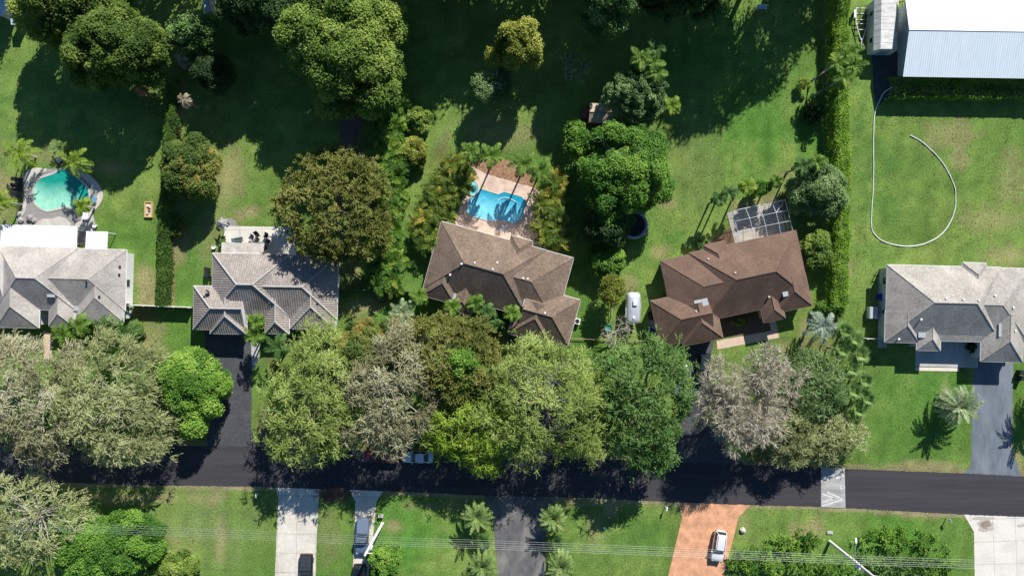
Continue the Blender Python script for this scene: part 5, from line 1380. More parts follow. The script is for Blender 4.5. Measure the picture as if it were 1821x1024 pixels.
spa = [(740 + (515 + 52 * math.cos(a)) / 5.12, 240 + (487 + 60 * math.sin(a)) / 5.12) for a in np.linspace(0, 2 * math.pi, 24, endpoint=False)]
pool('spa', 'small round teal spa at the upper left corner of the blue pool', spa, water_mat('spa_water', (.008, .20, .26), (.20, .58, .62)), lambda x, y: 1.1 - math.hypot(x - P(843, 337).x, y - P(843, 337).y) / .9, m_copc, 1.8, .22, .18)
b = MB(); hp = [P(*q) + Vector((0, 0, .13)) for q in zpx(*zC0, [(745, 600), (770, 578), (810, 570), (850, 580), (890, 600), (915, 620)])]
b.tube(hp, .05, 6); tag(b.build('pool_hose', m_white, smooth=True), 'white curved hose floating on the bright blue pool', 'hose')
t = thing('pool_ladder', 'dark handrail ladder at the left side of the blue pool', 'ladder', P(826, 355) + Vector((0, 0, .05)), 15)
for s in (-1, 1):
    b = MB(); b.tube([(-.5, s * .25, 0), (-.5, s * .25, .7), (-.1, s * .25, .85), (.35, s * .25, .6), (.4, s * .25, .0)], .04, 6); b.build('handrail', m_dark, t, smooth=True)
rr = random.Random(8)
t = thing('drain_grate', 'pale square hatch in the brick deck between the blue pool and roof', 'hatch', P(895, 405) + Vector((0, 0, .052)), 15)
MB().box((-.38, 0, .01), (.72, .9, .02)).build('panel', m_conc_g, t); MB().box((.38, 0, .01), (.72, .9, .02)).build('panel', m_conc_g, t)

# ================================================================== vehicles
def paint(n, c, metal=.1, rough=.35): return mat('paint_' + n, tuple(x * .95 for x in c), tuple(min(1, x * 1.05) for x in c), rough=rough, metal=metal, coat=.5, spec=.5)
def car(name, label, cat, px, py, rot, pm, kind='suv', L=4.7, W=1.86, Ht=1.68, group=None, roof=None, cover=None):
    t = thing(name, label, cat, P(px, py, .9).xy.to_3d(), rot, group)
    hw = W / 2; zs, hood = (.98, .98) if kind != 'sedan' else (.88, .86)
    def ring(y, k, zt, z0=.28): 
        w = hw * k; return [(-w * .9, y, z0), (w * .9, y, z0), (w, y, z0 + .16), (w, y, zt - .22), (w * .93, y, zt - .04), (w * .5, y, zt + .02), (-w * .5, y, zt + .02), (-w * .93, y, zt - .04), (-w, y, zt - .22), (-w, y, z0 + .16)]
    h = L / 2
    st = [(-h, .78, .78, .42), (-h + .06, .93, zs - .04, .34), (-h + .35, .985, zs, .28), (-h * .3, 1, zs, .28), (h * .3, 1, zs, .28), (h * .44, .995, hood + .03, .28), (h * .72, .97, hood - .04, .28), (h * .9, .9, hood - .12, .3), (h * .97, .8, hood - .22, .36), (h, .66, hood - .34, .42)]
    b = MB(); b.loft([ring(y, k, zt, z0) for y, k, zt, z0 in st]); body = b.build('body', pm, t, smooth=True)
    if kind == 'suv': yb0, yb1, yr0, yr1 = -h + .12, h * .46, -h + .42, h * .14
    elif kind == 'sedan': yb0, yb1, yr0, yr1 = -h * .72, h * .46, -h * .40, h * .12
    else: yb0, yb1, yr0, yr1 = -h * .12, h * .48, -h * .02, h * .22
    def rect(y0, y1, w, z, c=.18):
        return [(-w + c, y0, z), (w - c, y0, z), (w, y0 + c, z), (w, y1 - c * 1.6, z), (w - c * 1.5, y1, z), (-w + c * 1.5, y1, z), (-w, y1 - c * 1.6, z), (-w, y0 + c, z)]
    wb, wt = hw * .93, hw * .74
    b = MB(); b.loft([rect(yb0, yb1, wb, zs - .03), rect(yr0, yr1, wt, Ht - .05)]); b.build('window_glass', m_glass, t, smooth=False)
    b = MB(); b.loft([rect(yr0 - .05, yr1 + .04, wt + .05, Ht - .06), rect(yr0 - .04, yr1 + .03, wt + .04, Ht - .02), rect(yr0 + .15, yr1 - .12, wt - .14, Ht + .015)]); 
    for s in (-1, 1):
        b.tube([(s * (wb - .1), yb1 - .06, zs), (s * (wt - .1), yr1 - .02, Ht - .05)], .045, 5)
        b.tube([(s * (wb - .1), yb0 + .06, zs), (s * (wt - .1), yr0 + .02, Ht - .05)], .055, 5)
        b.tube([(s * wb, (yr0 + yr1) / 2, zs - .02), (s * wt, (yr0 + yr1) / 2, Ht - .05)], .04, 5)
    b.build('roof', roof or pm, t, smooth=True)
    for sx in (-1, 1):
        for sy in (-.62, .62):
            b = MB(); b.tube([(sx * (hw - .20), sy * h, .34), (sx * (hw + .01), sy * h, .34)], .34, 16); wv = b.build('wheel', m_black, t)
            b = MB(); b.tube([(sx * (hw - .02), sy * h, .34), (sx * (hw + .025), sy * h, .34)], .2, 12); b.build('rim', m_steel, wv)
        MB().box((sx * (hw + .10), h * .36, zs + .03), (.2, .12, .15)).build('mirror', pm, t)
        MB().box((sx * hw * .66, h - .14, hood - .24), (.34, .2, .12)).build('headlight', m_flash, t)
        MB().box((sx * hw * .78, -h + .04, zs - .22), (.26, .1, .24)).build('taillight', mat('red_lens', (.25, .01, .01), (.35, .02, .02), rough=.3), t)
    if kind == 'suv':
        b = MB(); b.tube([(0 - wt * .85, yr0 + .2, Ht + .05), (-wt * .85, yr1 - .2, Ht + .05)], .025, 5); b.tube([(wt * .85, yr0 + .2, Ht + .05), (wt * .85, yr1 - .2, Ht + .05)], .025, 5); b.build('roof_rail', m_dark, t)
    if kind == 'pickup':
        y0, y1 = -h + .14, -h * .16
        if cover is not None:
            b = MB(); b.loft([rect(y0, y1, hw * .84, zs + .02, .06), rect(y0 + .02, y1 - .02, hw * .83, zs + .06, .06)]); b.build('bed_cover', cover, t)
        else:
            b = MB(); b.box((0, (y0 + y1) / 2, zs + .005), (hw * 1.55, y1 - y0, .02)); b.build('bed_floor', m_dark, t)
            b = MB(); [b.tube([(s * hw * .85, y0, zs + .06), (s * hw * .85, y1, zs + .06)], .05, 6) for s in (-1, 1)]; b.tube([(-hw * .85, y0, zs + .06), (hw * .85, y0, zs + .06)], .05, 6); b.build('bed_rail', pm, t)
    return t
p_white = paint('white', (.74, .74, .75)); p_blue = paint('steel_blue', (.17, .23, .32), .4); p_black = paint('black', (.012, .015, .02), .2, .25)
p_pale = paint('pale_silver', (.62, .66, .70), .2); p_red = paint('dark_red', (.06, .012, .014)); p_teal = paint('dark_teal', (.02, .035, .045), .3, .25); p_silver = paint('silver', (.5, .52, .54), .5)
car('parked_car', 'white estate car parked on the orange paved driveway', 'car', 1279, 971, 189, p_white, 'suv', 4.7, 1.85, 1.62)
car('pickup_truck', 'steel blue pickup with covered bed in the narrow concrete driveway', 'pickup truck', 644, 953, 183, p_blue, 'pickup', 5.5, 1.95, 1.8, cover=paint('bed_cover', (.20, .25, .33), .2))
car('pickup_truck', 'black pickup at the bottom edge of the wide concrete driveway', 'pickup truck', 543.5, 1019, 181, p_black, 'pickup', 5.7, 1.98, 1.85, cover=mat('black_vinyl', (.03, .035, .045), (.045, .05, .065), rough=.6))
car('parked_car', 'black car below the steel blue pickup, cut by the bottom edge', 'car', 639, 1031, 180, p_black, 'suv', 4.7, 1.85, 1.65)
car('parked_car', 'pale silver car parked in deep shade on the road under the trees', 'car', 743, 813, 271, p_pale, 'sedan', 4.5, 1.78, 1.42)
car('pickup_truck', 'dark red pickup on the road mostly hidden by the grey brown tree', 'pickup truck', 676, 812, 271, p_red, 'pickup', 5.4, 1.9, 1.75)
car('parked_car', 'dark teal estate car at the shaded garage of the chocolate house', 'car', 1251, 656, 187, p_teal, 'suv', 4.7, 1.88, 1.68)
car('parked_car', 'silver car half hidden by the fine leaved dark green tree', 'car', 1213, 675, 187, p_silver, 'sedan', 4.5, 1.78, 1.42)

# silver travel trailer
t = thing('travel_trailer', 'rounded silver travel trailer parked on the lawn between the two brown houses', 'travel trailer', P(1125.5, 548, 1.6).xy.to_3d(), 1)
m_alu = mat('polished_aluminium', (.60, .62, .64), (.74, .75, .77), scale=1.5, rough=.42, metal=.55, stretch=(1, .3, 1))
def sell(y, w, h0, h1, n=18):
    zc, zh = (h0 + h1) / 2, (h1 - h0) / 2
    o = []
    for k in range(n):
        a = 2 * math.pi * k / n; c, s_ = math.cos(a), math.sin(a)
        o.append((w * math.copysign(abs(c) ** .55, c), y, zc + zh * math.copysign(abs(s_) ** .55, s_)))
    return o
b = MB(); hl = 2.4
b.loft([sell(-hl, .55, .9, 1.9), sell(-hl + .12, .85, .65, 2.25), sell(-hl + .4, 1.03, .5, 2.5), sell(-hl + .8, 1.09, .45, 2.58), sell(0, 1.1, .45, 2.6), sell(hl - .8, 1.09, .45, 2.58), sell(hl - .4, 1.03, .5, 2.5), sell(hl - .12, .85, .65, 2.25), sell(hl, .55, .9, 1.9)])
b.build('body', m_alu, t, smooth=True)
MB().box((.12, .78, 2.72), (.62, .75, .24), top=.88).build('air_conditioner', m_white, t)
MB().box((.0, -1.35, 2.62), (.36, .36, .12)).build('roof_vent', m_white, t); MB().box((-.35, -.2, 2.6), (.3, .5, .06)).build('roof_vent', m_flash, t)
b = MB(); b.tube([(-1.12, -1.4, 2.1), (-1.12, .1, 2.1)], .05, 6); b.build('awning_roll', m_white, t)
for sy in (-.9, .9):
    w_ = MB().box((-1.09, sy, 1.6), (.05, .9, .5)).build('window', m_steel, t); MB().box((-1.115, sy, 1.6), (.02, .8, .4)).build('pane', m_glass, w_)
MB().box((1.09, .3, 1.35), (.05, .65, 1.6)).build('door', m_alu, t)
for sx in (-1, 1):
    b = MB(); b.tube([(sx * .8, -.1, .34), (sx * 1.02, -.1, .34)], .34, 14); b.build('wheel', m_black, t)
b = MB(); b.tube([(-.6, hl - .1, .5), (0, hl + .9, .5), (.6, hl - .1, .5)], .05, 6); b.build('hitch', m_dark, t)

# boat trailer
t = thing('boat_trailer', 'empty white boat trailer frame between the long hedge and the shed', 'boat trailer', P(1533, 46, .6).xy.to_3d(), 1)
b = MB(); w_, z = .92, .55
for s in (-1, 1): b.tube([(s * w_, 2.7, z), (s * w_, .5, z), (s * .15, -2.1, z)], .07, 6)
b.tube([(0, -1.9, z), (0, -3.4, z)], .07, 6)
for y in (2.65, 1.8, .9, .3): b.tube([(-w_, y, z - .02), (w_, y, z - .02)], .06, 6)
b.tube([(-.55, -.6, z), (.55, -.6, z)], .06, 6); b.build('frame', m_white, t)
for s in (-1, 1):
    b = MB(); b.tube([(s * .42, 2.75, z + .22), (s * .4, -.4, z + .22)], .07, 6); [b.tube([(s * .41, y, z), (s * .41, y, z + .22)], .04, 5) for y in (1.8, .3)]; b.build('bunk', m_dark, t)
    b = MB(); b.tube([(s * 1.02, 1.75, .33), (s * 1.22, 1.75, .33)], .33, 14); b.build('wheel', m_black, t)
    MB().box((s * 1.14, 1.75, .72), (.3, 1.2, .06)).build('mudguard', m_white, t)
b = MB(); b.tube([(0, -3.0, z), (0, -3.0, 1.1)], .06, 6); b.build('winch_post', m_white, t)

# trampoline
t = thing('trampoline', 'round dark trampoline with blue white rim under the big bright tree', 'trampoline', P(1127, 400, .9).xy.to_3d())
rT = 2.0
def ringpts(r, z, n=28): return [(r * math.cos(2 * math.pi * k / n), r * math.sin(2 * math.pi * k / n), z) for k in range(n + 1)]
b = MB(); b.disc((0, 0), rT - .25, .86, .88, 28); b.build('mat', m_black, t)
b = MB(); a1, a2 = ringpts(rT - .28, .91), ringpts(rT + .05, .9)
b.add(a1[:-1] + a2[:-1], [(i, (i + 1) % 28, 28 + (i + 1) % 28, 28 + i) for i in range(28)]); b.build('pad', mat('pad_blue', (.12, .20, .26), (.30, .38, .42), scale=3, rough=.6), t)
b = MB(); b.tube(ringpts(rT + .06, 2.3), .04, 5, cap=False); b.tube(ringpts(rT + .08, .88), .05, 5, cap=False); b.build('hoop', m_flash, t)
for k in range(6):
    a = k * math.pi / 3; x, y = (rT + .07) * math.cos(a), (rT + .07) * math.sin(a)
    b = MB(); b.tube([(x, y, 0), (x, y, 2.3)], .035, 5); b.build('pole', m_dark, t)

# ================================================================== sheds and garden structures
t = thing('garden_shed', 'small garden shed with tan and dark felt roof beside the dome tree', 'shed', P(1069, 201, 2.4).xy.to_3d(), 2)
m_felt = mat('tan_roof', (.36, .28, .20), (.52, .43, .32), scale=2.5, rough=.95, stain=(.18, .15, .12), stain_scale=1.2, stain_amt=.7)
sl, ga, c, ln_ = hip_faces(-1.75, 1.75, -1.45, 1.45, 'u', 'gg', .75, 2.2)
b = MB(); [b.add(f, [tuple(range(len(f)))]) for f in sl]; rf = b.build('roof', m_felt, t)
b = MB(); b.tube([ln_[0][0], ln_[0][1]], .06, 5); b.build('ridge_cap', m_fbrown, rf)
b = MB(); [b.add(f, [(0, 1, 2)]) for f in ga]; b.prism([(-1.6, -1.3), (1.6, -1.3), (1.6, 1.3), (-1.6, 1.3)], 0, 2.15); b.build('wall', mat('red_brown_boards', (.10, .035, .025), (.16, .06, .045), scale=3), t)
MB().box((-1.63, 0, .95), (.06, .9, 1.9)).build('door', m_fbrown, t)
t = thing('storage_box', 'dark red storage cabinet against the left side of the garden shed', 'cabinet', P(1041, 203, 1).xy.to_3d(), 2)
MB().box((0, 0, .6), (.95, 1.5, 1.2)).build('body', mat('dark_red_paint', (.13, .03, .03), (.19, .05, .05)), t); MB().box((0, 0, 1.23), (1.05, 1.6, .07)).build('lid', mat('red_lid', (.16, .04, .04), (.24, .07, .06)), t)
t = thing('playset', 'red brown canopied garden swing in tree shade on the left lawn', 'garden swing', P(252, 161, 1.8).xy.to_3d(), 32)
b = MB(); b.add([(-.95, -.65, 1.75), (.95, -.65, 1.75), (.95, 0, 2.1), (-.95, 0, 2.1), (.95, .65, 1.75), (-.95, .65, 1.75)], [(0, 1, 2, 3), (3, 2, 4, 5)]); b.build('canopy', mat('rust_canvas', (.22, .06, .03), (.34, .11, .06)), t, fix=False)
b = MB()
for sx in (-1, 1):
    for sy in (-1, 1): b.tube([(sx * .95, sy * .75, 0), (sx * .9, 0, 2.05)], .05, 5)
b.tube([(-1.2, 0, 2.07), (1.2, 0, 2.07)], .05, 5); b.build('frame', m_wood, t)
b = MB(); b.box((0, 0, .5), (1.5, .5, .06)); b.box((0, -.25, .75), (1.5, .05, .45)); b.build('seat', m_wood, t)
t = thing('sandbox', 'small wooden framed sandbox alone on the left lawn', 'sandbox', P(265.5, 373), 1)
b = MB()
for (x, y, dx, dy) in ((0, 1.12, 1.2, .14), (0, -1.12, 1.2, .14), (-.53, 0, .14, 2.1), (.53, 0, .14, 2.1)): b.box((x, y, .16), (dx, dy, .32))
b.build('frame', mat('orange_wood', (.48, .30, .10), (.62, .42, .18), scale=4), t)
MB().box((0, 0, .08), (.92, 2.08, .16)).build('sand', mat('sand', (.42, .33, .22), (.60, .50, .36), scale=4), t)
for i, (x, y, c) in enumerate(((-.1, .55, m_white), (.12, -.15, m_fbrown), (-.12, -.6, m_stone), (.1, .1, m_dark))):
    b = MB(); b.box((x, y, .26), (.32, .3, .2), .4 * i, top=.7); b.build('toy', c, t)

# shaded pale roofs in the top left corner
def small_shed(label, px, py, w, d, h, rot, m, nm='shed'):
    t = thing(nm, label, 'shed', P(px, py, h).xy.to_3d(), rot)
    b = MB(); b.add([(-w / 2, -d / 2, h - .1), (w / 2, -d / 2, h - .1), (w / 2, d / 2, h + .1), (-w / 2, d / 2, h + .1), (-w / 2, -d / 2, h - .2), (w / 2, -d / 2, h - .2), (w / 2, d / 2, h), (-w / 2, d / 2, h)], [(0, 1, 2, 3), (7, 6, 5, 4), (0, 4, 5, 1), (1, 5, 6, 2), (2, 6, 7, 3), (3, 7, 4, 0)]); b.build('roof', m, t)
    b = MB(); b.prism([(-w / 2 + .1, -d / 2 + .1), (w / 2 - .1, -d / 2 + .1), (w / 2 - .1, d / 2 - .1), (-w / 2 + .1, d / 2 - .1)], 0, h - .15); b.build('wall', m_stucco_g, t)
    MB().box((0, -d / 2 + .08, .95), (w * .45, .06, 1.9)).build('door', m_fbrown, t)
m_shadeblue = mat('shade_blue_roof', (.42, .52, .60), (.52, .62, .69), scale=2, rough=.6)  # white roofs given the blue of the shade as their colour
small_shed('white roofed shed, coloured blue for the shade of the top left tree', 25.5, 33, 1.15, 1.8, 2.1, 0, m_shadeblue)
small_shed('larger white roof, coloured shade blue, cut by the top left corner', -8, 4, 3.8, 2.4, 2.4, 38, m_shadeblue)
small_shed('narrow white strip roof, coloured shade blue, at the top edge above the dark round tree', 367, 10, 1.0, 4.4, 2.2, 0, m_shadeblue, 'lean_to_shed')
t = thing('garden_bench', 'pale blue bench in deep shade at the top edge', 'bench', P(1353, 16), 0)
mb_ = m_shadeblue
MB().box((0, 0, .45), (1.5, .45, .06)).build('seat', mb_, t); MB().box((0, .24, .72), (1.5, .06, .5)).build('backrest', mb_, t)
for s in (-1, 1): MB().box((s * .65, 0, .21), (.08, .42, .42)).build('leg', mb_, t)

# ================================================================== fences
def fence(name, label, a, c, h, m, th=.05, boards=True, step=2.4):
    A, B = P(*a), P(*c); d = B - A; L = d.length; o = (A + B) / 2
    t = thing(name, label, 'fence', o, -math.degrees(math.atan2(d.y, d.x)))
    if boards: MB().box((0, 0, h / 2), (L, th, h - .06)).build('panel', m, t)
    n = max(1, round(L / step))
    for i in range(n + 1): MB().box((-L / 2 + L * i / n, 0 if not boards else -.08, h / 2 + .03), (.09, .09, h + .06)).build('post', m, t)
    if not boards:
        for z in (h * .35, h * .9): MB().box((0, .07, z), (L, .04, .1)).build('rail', m, t)
m_fence_w = mat('white_fence', (.58, .57, .54), (.70, .69, .66), scale=3)
m_fence_d = mat('dark_fence', (.10, .10, .09), (.18, .17, .15), scale=3)
fence('board_fence', 'white topped fence between the pale grey and the tile roofed house', (240, 542), (345, 546), 1.8, m_fence_w)
fence('board_fence', 'grey fence from the tile roofed house to the palm hedge', (600, 514), (668, 516), 1.7, m_fence_d)
fence('board_fence', 'short fence from the palm hedge to the mottled brown house', (690, 517), (754, 519), 1.5, m_fence_d, .04)
fence('rail_fence', 'thin wooden rail fence across the lawn below the silver trailer', (1016, 602), (1168, 607), 1.1, m_wood, boards=False, step=3)
fence('rail_fence', 'short wooden rail fence left of the silver trailer', (1087, 528), (1087, 562), .9, m_wood, boards=False, step=1.5)
fence('board_fence', 'short white fence from the fan palms to the light grey house', (1534, 601), (1566, 601), 1.5, m_fence_w)
fence('rail_fence', 'dark railing round the side yard of the light grey house', (1558, 484), (1574, 484), 1.3, m_fence_d, boards=False, step=.8)

# ================================================================== services
def ac(label, px, py, rot, s=1.0, group=None):
    t = thing('air_conditioner', label, 'air conditioner', P(px, py, .6).xy.to_3d(), rot, group)
    MB().box((0, 0, .4 * s), (.85 * s, .85 * s, .8 * s)).build('cabinet', m_white, t)
    b = MB(); b.disc((0, 0), .33 * s, .8 * s, .82 * s + .01, 16); b.build('fan_grille', m_dark, t)
ac('square white air conditioner at the right wall of the mottled brown house', 1026.5, 571, 15, 1.0)
t = thing('generator', 'white generator cabinet with open lid left of the light grey house', 'generator', P(1552, 556, .7).xy.to_3d(), 1)
MB().box((0, 0, .5), (1.2, 1.75, 1.0)).build('cabinet', m_white, t); MB().box((-.3, 0, 1.02), (.5, 1.7, .04)).build('lid', m_flash, t); MB().box((.3, .1, 1.03), (.4, 1.2, .05)).build('grille', m_steel, t)
def boxy(name, label, cat, px, py, d, m, rot=0, lid=None):
    t = thing(name, label, cat, P(px, py), rot)
    MB().box((0, 0, d[2] / 2), d).build('cabinet', m, t); MB().box((0, 0, d[2] + .02), (d[0] + .06, d[1] + .06, .05)).build('lid', lid or m, t)
boxy('utility_box', 'grey utility box on the grass beside the leaning left pole', 'utility box', 678, 915.5, (.7, .35, .5), m_conc_g, 0)
boxy('utility_cover', 'pale grey cover slab in dry grass above the right utility pole', 'cover', 1475.5, 945.5, (.8, .4, .12), m_conc_g, 2)
boxy('tool_chest', 'orange and white chest in the side yard of the light grey house', 'chest', 1569, 494, (.9, 1.6, .7), m_white, 0, mat('cream_lid', (.62, .58, .5), (.72, .68, .6)))
boxy('tool_chest', 'dark clutter crate below the blue tub by the chocolate house', 'crate', 1163, 593, (.6, .8, .5), m_fbrown, 5)
boxy('tool_chest', 'dark crate above the grey drum by the chocolate house', 'crate', 1156, 560, (.7, 1.0, .7), m_dark, -10)
boxy('pool_pump', 'blue and white pump box on the stone edging right of the turquoise pool', 'pump', 171, 356, (.5, .8, .5), m_white, 15, mat('blue_lid', (.10, .25, .42), (.15, .32, .5)))
boxy('pool_pump', 'white folded sunbed on the stone edging near the white patio roof', 'sunbed', 155, 383, (.75, 1.3, .4), m_white, 5)
def mailbox(label, px, py, rot, m):
    t = thing('mailbox', label, 'mailbox', P(px, py), rot, 'roadside mailboxes')
    MB().box((0, 0, .5), (.1, .1, 1.0)).build('post', m, t)
    b = MB(); b.loft([[(x, y, z) for x, z in ((-.12, 1.0), (.12, 1.0), (.12, 1.14), (.07, 1.22), (-.07, 1.22), (-.12, 1.14))] for y in (-.28, .28)]); b.build('box', m, t)
    MB().box((.14, .05, 1.17), (.015, .05, .2)).build('flag', MATS['red_lens'], t)
mailbox('white mailbox left of the wide concrete driveway', 460, 877, 0, m_white); mailbox('pale mailbox by the date palm left of the worn driveway', 830.5, 886, 0, m_conc_g)
mailbox('white mailbox left of the orange paved driveway', 1183, 900, 10, m_white); mailbox('dark mailbox left of the bright concrete drive at the right', 1682, 921, -20, m_steel)
mailbox('pale mailbox beside the lower left feathery tree', 96, 862, 20, m_white)
rgb = np.random.default_rng(9)
b = MB(); cb = P(594, 879)
for _ in range(190):
    q = rgb.normal(size=2) * np.array([1.15, .5]); q[1] = np.clip(q[1], -1, 1); a = rgb.normal() * .55 + (math.pi if rgb.random() < .5 else 0); l = rgb.uniform(.4, 1.3); z = rgb.uniform(.03, .45) * math.exp(-abs(q[0]) * .5)
    dv = np.array([math.cos(a), math.sin(a)]) * l / 2; dz = rgb.normal() * .08
    b.tube([(q[0] - dv[0], q[1] - dv[1], max(.03, z - dz)), (q[0] + dv[0], q[1] + dv[1], max(.03, z + dz))], rgb.uniform(.02, .05), 5)
o = b.build('brush_pile', mat('dead_branches', (.10, .045, .03), (.34, .20, .14), scale=1.1, rough=.95), fix=False); o.location = cb; tag(o, 'pile of reddish brown cut branches between two concrete driveways', 'brush pile')
b = MB(); q = P(1074, 938); b.loft([[(r * math.cos(a), r * math.sin(a), z) for a in np.linspace(0, 6.283, 12, endpoint=False)] for r, z in ((.1, .0), (.2, .1), (.22, .22), (.16, .36), (.05, .43))]); o = b.build('ball', mat('sky_blue_plastic', (.05, .28, .5), (.08, .35, .6), rough=.4), smooth=True); o.location = q; tag(o, 'small blue ball alone on the front lawn', 'ball')
b = MB(); o = None
hose = [(1652, 157), (1640, 158), (1600, 156), (1586, 156), (1571, 166), (1560, 188), (1555, 205), (1553, 240), (1553, 300), (1552, 340), (1550, 370), (1549, 395), (1551, 410), (1561, 423), (1575, 431), (1600, 437), (1625, 437.5), (1650, 431), (1672, 418), (1688, 398), (1697, 375), (1699, 355), (1698, 335), (1690, 315), (1681, 298), (1668, 280), (1652, 264), (1635, 250), (1616, 240)][3:]
sm = []
for i in range(len(hose) - 1):
    p0, p1, p2, p3 = (np.array(hose[max(0, min(len(hose) - 1, i + j - 1))], float) for j in range(4))
    for k in range(6):
        t_ = k / 6; sm.append(.5 * (2 * p1 + (p2 - p0) * t_ + (2 * p0 - 5 * p1 + 4 * p2 - p3) * t_ ** 2 + (3 * p1 - p0 - 3 * p2 + p3) * t_ ** 3))
b.tube([P(*q) + Vector((0, 0, .06 + .02 * math.sin(i * .9))) for i, q in enumerate(sm)], .075, 6)
tag(b.build('hose', m_white, smooth=True), 'long white hose looping across the wide right lawn', 'hose')

# ---- utility poles and lines
m_pole = mat('pale_pole', (.55, .53, .50), (.70, .68, .65), scale=2, rough=.85, stretch=(3, 3, .4))
def upole(label, px, py, h, lamp):
    b0 = P(px, py); t = thing('utility_pole', label, 'utility pole', b0)
    b = MB(); b.tube([(0, 0, 0), (0, 0, h * .5), (0, 0, h)], [.24, .21, .17], 10); b.build('pole', m_pole, t, smooth=True)
    b = MB(); b.disc((.0, -.42), .24, 7.9, 8.8, 14); b.build('transformer', m_white, t, smooth=True)
    b = MB(); b.tube([(0, -.1, 8.3), (0, -.4, 8.3)], .05, 5); b.tube([(0, 0, 9.4), (0, -.75, 9.4)], .05, 5); b.build('bracket', m_steel, t)
    for z in (6.3, 7.1, 8.0, 8.7, 9.4):
        b = MB(); b.disc((0, .24), .07, z - .12, z + .12, 8); b.build('insulator', m_white, t)
    b = MB(); b.tube([(0, 0, h - .6), (.9, -.0, h - .5)], .05, 5); b.tube([(0, 0, h - .9), (.7, 0, h - .55)], .03, 5); b.build('crossarm', m_pole, t)
    if lamp:
        b = MB(); b.tube([(0, 0, 7.2), (0, .8, 7.7), (0, 2.9, 7.9)], .05, 6); b.build('lamp_arm', m_steel, t)
        b = MB(); b.loft([[(x * w, y, 7.86 + z) for x, z in ((-1, 0), (1, 0), (.7, .14), (-.7, .14))] for y, w in ((2.7, .1), (2.95, .2), (3.3, .18), (3.45, .08))]); b.build('lamp_head', m_white, t)
upole('pale utility pole leaning over the steel blue pickup', 680, 930, 12.2, False)
upole('pale utility pole with street lamp arm rising from the shrubs', 1475, 962, 13.0, True)
x0, y0, x1, y1 = 680, 930, 1475, 962; sl_ = (y1 - y0) / (x1 - x0)
names = ('lowest', 'second lowest', 'middle', 'second highest', 'highest')
m_wire = mat('bright_cable', (.34, .35, .33), (.42, .43, .41), rough=.5, metal=.3)
for i, z in enumerate((6.3, 7.1, 8.0, 8.7, 9.4)):
    b = MB()
    for (a, c) in ((x0 - 795, x0), (x0, x1), (x1, x1 + 795)):
        pts = []
        for k in range(17):
            u = k / 16; p = P(a + (c - a) * u, y0 + (a + (c - a) * u - x0) * sl_); pts.append((p.x, p.y + .3, z - 4 * .35 * u * (1 - u)))
        b.tube(pts, .011, 4)
    tag(b.build('overhead_cable', m_wire, fix=False), names[i] + ' of the overhead cables strung between the two utility poles', 'cable', 'overhead cables along the verge')

b = MB(); cb = P(1610, 32)
for _ in range(70):
    q = rgb.normal(size=2) * np.array([.35, 1.5]); a = rgb.uniform(0, 6.28); l = rgb.uniform(.3, .9); z = rgb.uniform(.04, .35)
    dv = np.array([math.cos(a), math.sin(a)]) * l / 2
    b.tube([(q[0] - dv[0], q[1] - dv[1], z), (q[0] + dv[0], q[1] + dv[1], z + .04)], rgb.uniform(.03, .08), 5)
o = b.build('scrap_pile', mat('scrap_timber', (.16, .12, .09), (.46, .40, .34), scale=1.4), fix=False); o.location = cb; tag(o, 'heap of pale scrap timber in the gap between shed and barn', 'scrap heap')
o = MB().box((0, 0, .06), (1.9, .32, .12)).build('plank', m_white); o.location = P(144, 616); o.rotation_euler.z = -R(20); tag(o, 'white plank on the ground before the pale grey house palms', 'plank')

# ================================================================== loose stuff: coarse tufts in the lawns, fallen leaves, stains
def inside(px, py, poly):
    c = np.zeros(len(px), bool); n = len(poly)
    for i in range(n):
        (x0, y0), (x1, y1) = poly[i], poly[(i + 1) % n]
        if y0 == y1: continue
        t = (py - y0) / (y1 - y0)
        c ^= ((y0 > py) != (y1 > py)) & (px < x0 + t * (x1 - x0))
    return c
def free(px, py):
    ok = np.ones(len(px), bool)
    for poly in SHEETS: ok &= ~inside(px, py, poly)
    for q in (poolA, poolC): ok &= ~inside(px, py, q)
    return ok & ~((px > 1455) & (px < 1508) & (py > 826) & (py < 908))
rg = np.random.default_rng(77)
n = 170000
px, py = rg.uniform(-20, 1840, n), rg.uniform(-20, 1044, n)
x, y = (px - CX) * S, -(py - CY) * S
d = fbm(x, y, 3.5, 5, 4)
keep = free(px, py) & (rg.random(n) < np.clip((d - .34) * 2.6, .15, 1))
x, y, d = x[keep], y[keep], d[keep]; n = len(x)
hgt = rg.uniform(.04, .13, n)
D = norm(np.stack([rg.normal(size=n) * .8, rg.normal(size=n) * .8, np.full(n, .7)], 1))
C = np.stack([x, y, D[:, 2] * hgt / 2 + .01], 1)
N_ = norm(TOSUN * .8 + rdir(rg, n) * .6)
fol('tuft', (.085, .155, .025), (.125, .205, .038), (.25, .28, .085))
g = thing('grass', 'coarse grass tufts scattered through the mown lawns', 'grass', (0, 0, 0))
o = leaf_obj('grass', C, D, N_, hgt * 1.3, hgt * .9, .25 + .5 * rg.random(n) + (fbm(x, y, 7, 9, 3) - .5) * .5, F['tuft'], None)
bpy.data.objects.remove(g); o.name = 'grass'
tag(o, 'coarse grass tufts scattered through the mown lawns', 'grass', kind='stuff')
n = 9000
cx_ = rg.choice([60, 190, 330, 470, 560, 690, 800, 960, 1150, 1340, 1450, 640, 620, 1120, 1250], n); cy_ = np.where((cx_ == 620) | (cx_ == 1120), 250, 760)
px = cx_ + rg.normal(size=n) * 60; py = cy_ + rg.normal(size=n) * np.where(cy_ > 500, 42, 40)
x, y = (px - CX) * S, -(py - CY) * S
up_ = np.array([0, 0, 1.0])
fol('litter', (.09, .055, .03), (.22, .14, .075), (.40, .30, .17))
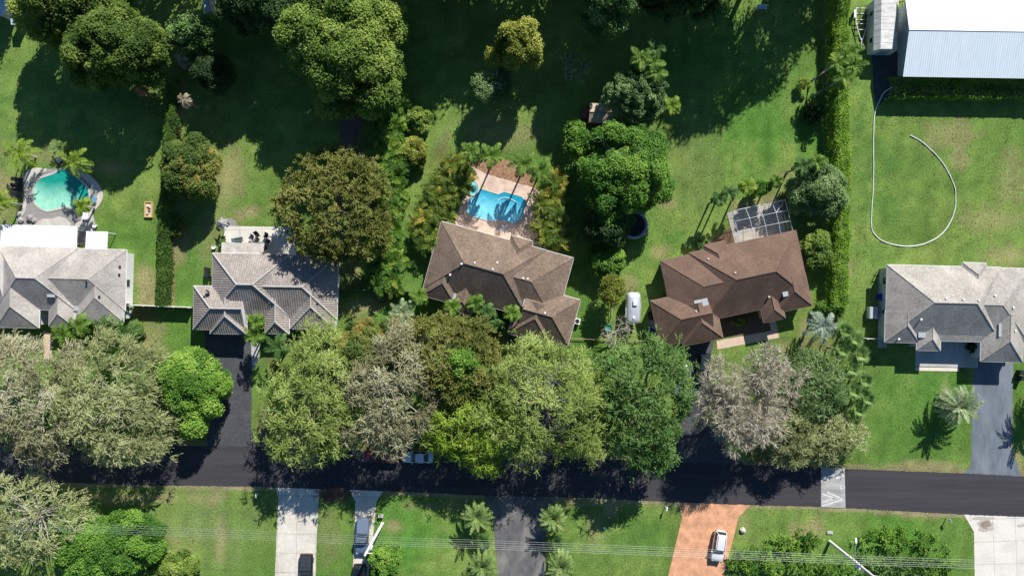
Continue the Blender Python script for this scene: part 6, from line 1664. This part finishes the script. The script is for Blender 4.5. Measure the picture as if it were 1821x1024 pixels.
o = leaf_obj('fallen_leaves', np.stack([x, y, np.full(n, .045) + rg.random(n) * .02], 1), rdir(rg, n) * np.array([1, 1, .1]), norm(up_ + rdir(rg, n) * .3), rg.uniform(.08, .18, n), .07, rg.random(n), F['litter'], None)
tag(o, 'dry fallen leaves under the trees and along the road edge', 'leaves', kind='stuff')
m_st1 = mat('oil_stain', (.36, .31, .26), (.50, .45, .39), scale=3, rough=.9)
m_st2 = mat('dark_oil_stain', (.20, .16, .125), (.32, .27, .22), scale=3, rough=.9)
def blot(cx, cy, rx, ry, seed):
    r_ = random.Random(seed); k = [r_.uniform(.75, 1.2) for _ in range(18)]
    return [(cx + rx * k[i] * math.cos(i * math.pi / 9), cy + ry * k[i] * math.sin(i * math.pi / 9)) for i in range(18)]
for (cx, cy, rx, ry, mm, z, sd) in ((1752, 934, 15, 12, m_st1, .012, 1), (1752, 932, 9, 7, m_st2, .016, 2), (1748, 921, 22, 3, m_st1, .013, 3), (1816, 934, 8, 3, m_st1, .012, 4)):
    sheet('stain', blot(cx, cy, rx, ry, sd), z, mm, .05)
# ================================================================== camera, sun, sky
cam = bpy.data.cameras.new('camera'); co = bpy.data.objects.new('camera', cam); COL.objects.link(co)
co.location = (0, 0, H); cam.sensor_width = 36; cam.lens = 18 / (CX * S / H); cam.clip_end = 6000
scene.camera = co
sl = bpy.data.lights.new('sun', 'SUN'); sl.energy = 5.0; sl.angle = R(.5); sl.color = (1, .97, .92)
so = bpy.data.objects.new('sun', sl); COL.objects.link(so)
so.rotation_euler = SUN.to_track_quat('-Z', 'Y').to_euler()
w = bpy.data.worlds.new('World'); scene.world = w; w.use_nodes = True
nt = w.node_tree; bg = nt.nodes['Background']
sky = nt.nodes.new('ShaderNodeTexSky'); sky.sky_type = 'NISHITA'; sky.sun_disc = False
sky.sun_elevation = math.asin(-SUN.z); sky.sun_rotation = math.atan2(-SUN.x, -SUN.y)
sky.ozone_density = 2.5; sky.dust_density = .3
hs = nt.nodes.new('ShaderNodeHueSaturation'); hs.inputs['Saturation'].default_value = 1.2; hs.inputs['Value'].default_value = .9
nt.links.new(sky.outputs[0], hs.inputs['Color']); nt.links.new(hs.outputs[0], bg.inputs[0]); bg.inputs[1].default_value = .075
vs = scene.view_settings; vs.view_transform = 'Standard'; vs.look = 'None'; vs.exposure = .6; vs.gamma = 1
scene.cycles.max_bounces = 6; scene.cycles.diffuse_bounces = 2; scene.cycles.transparent_max_bounces = 8
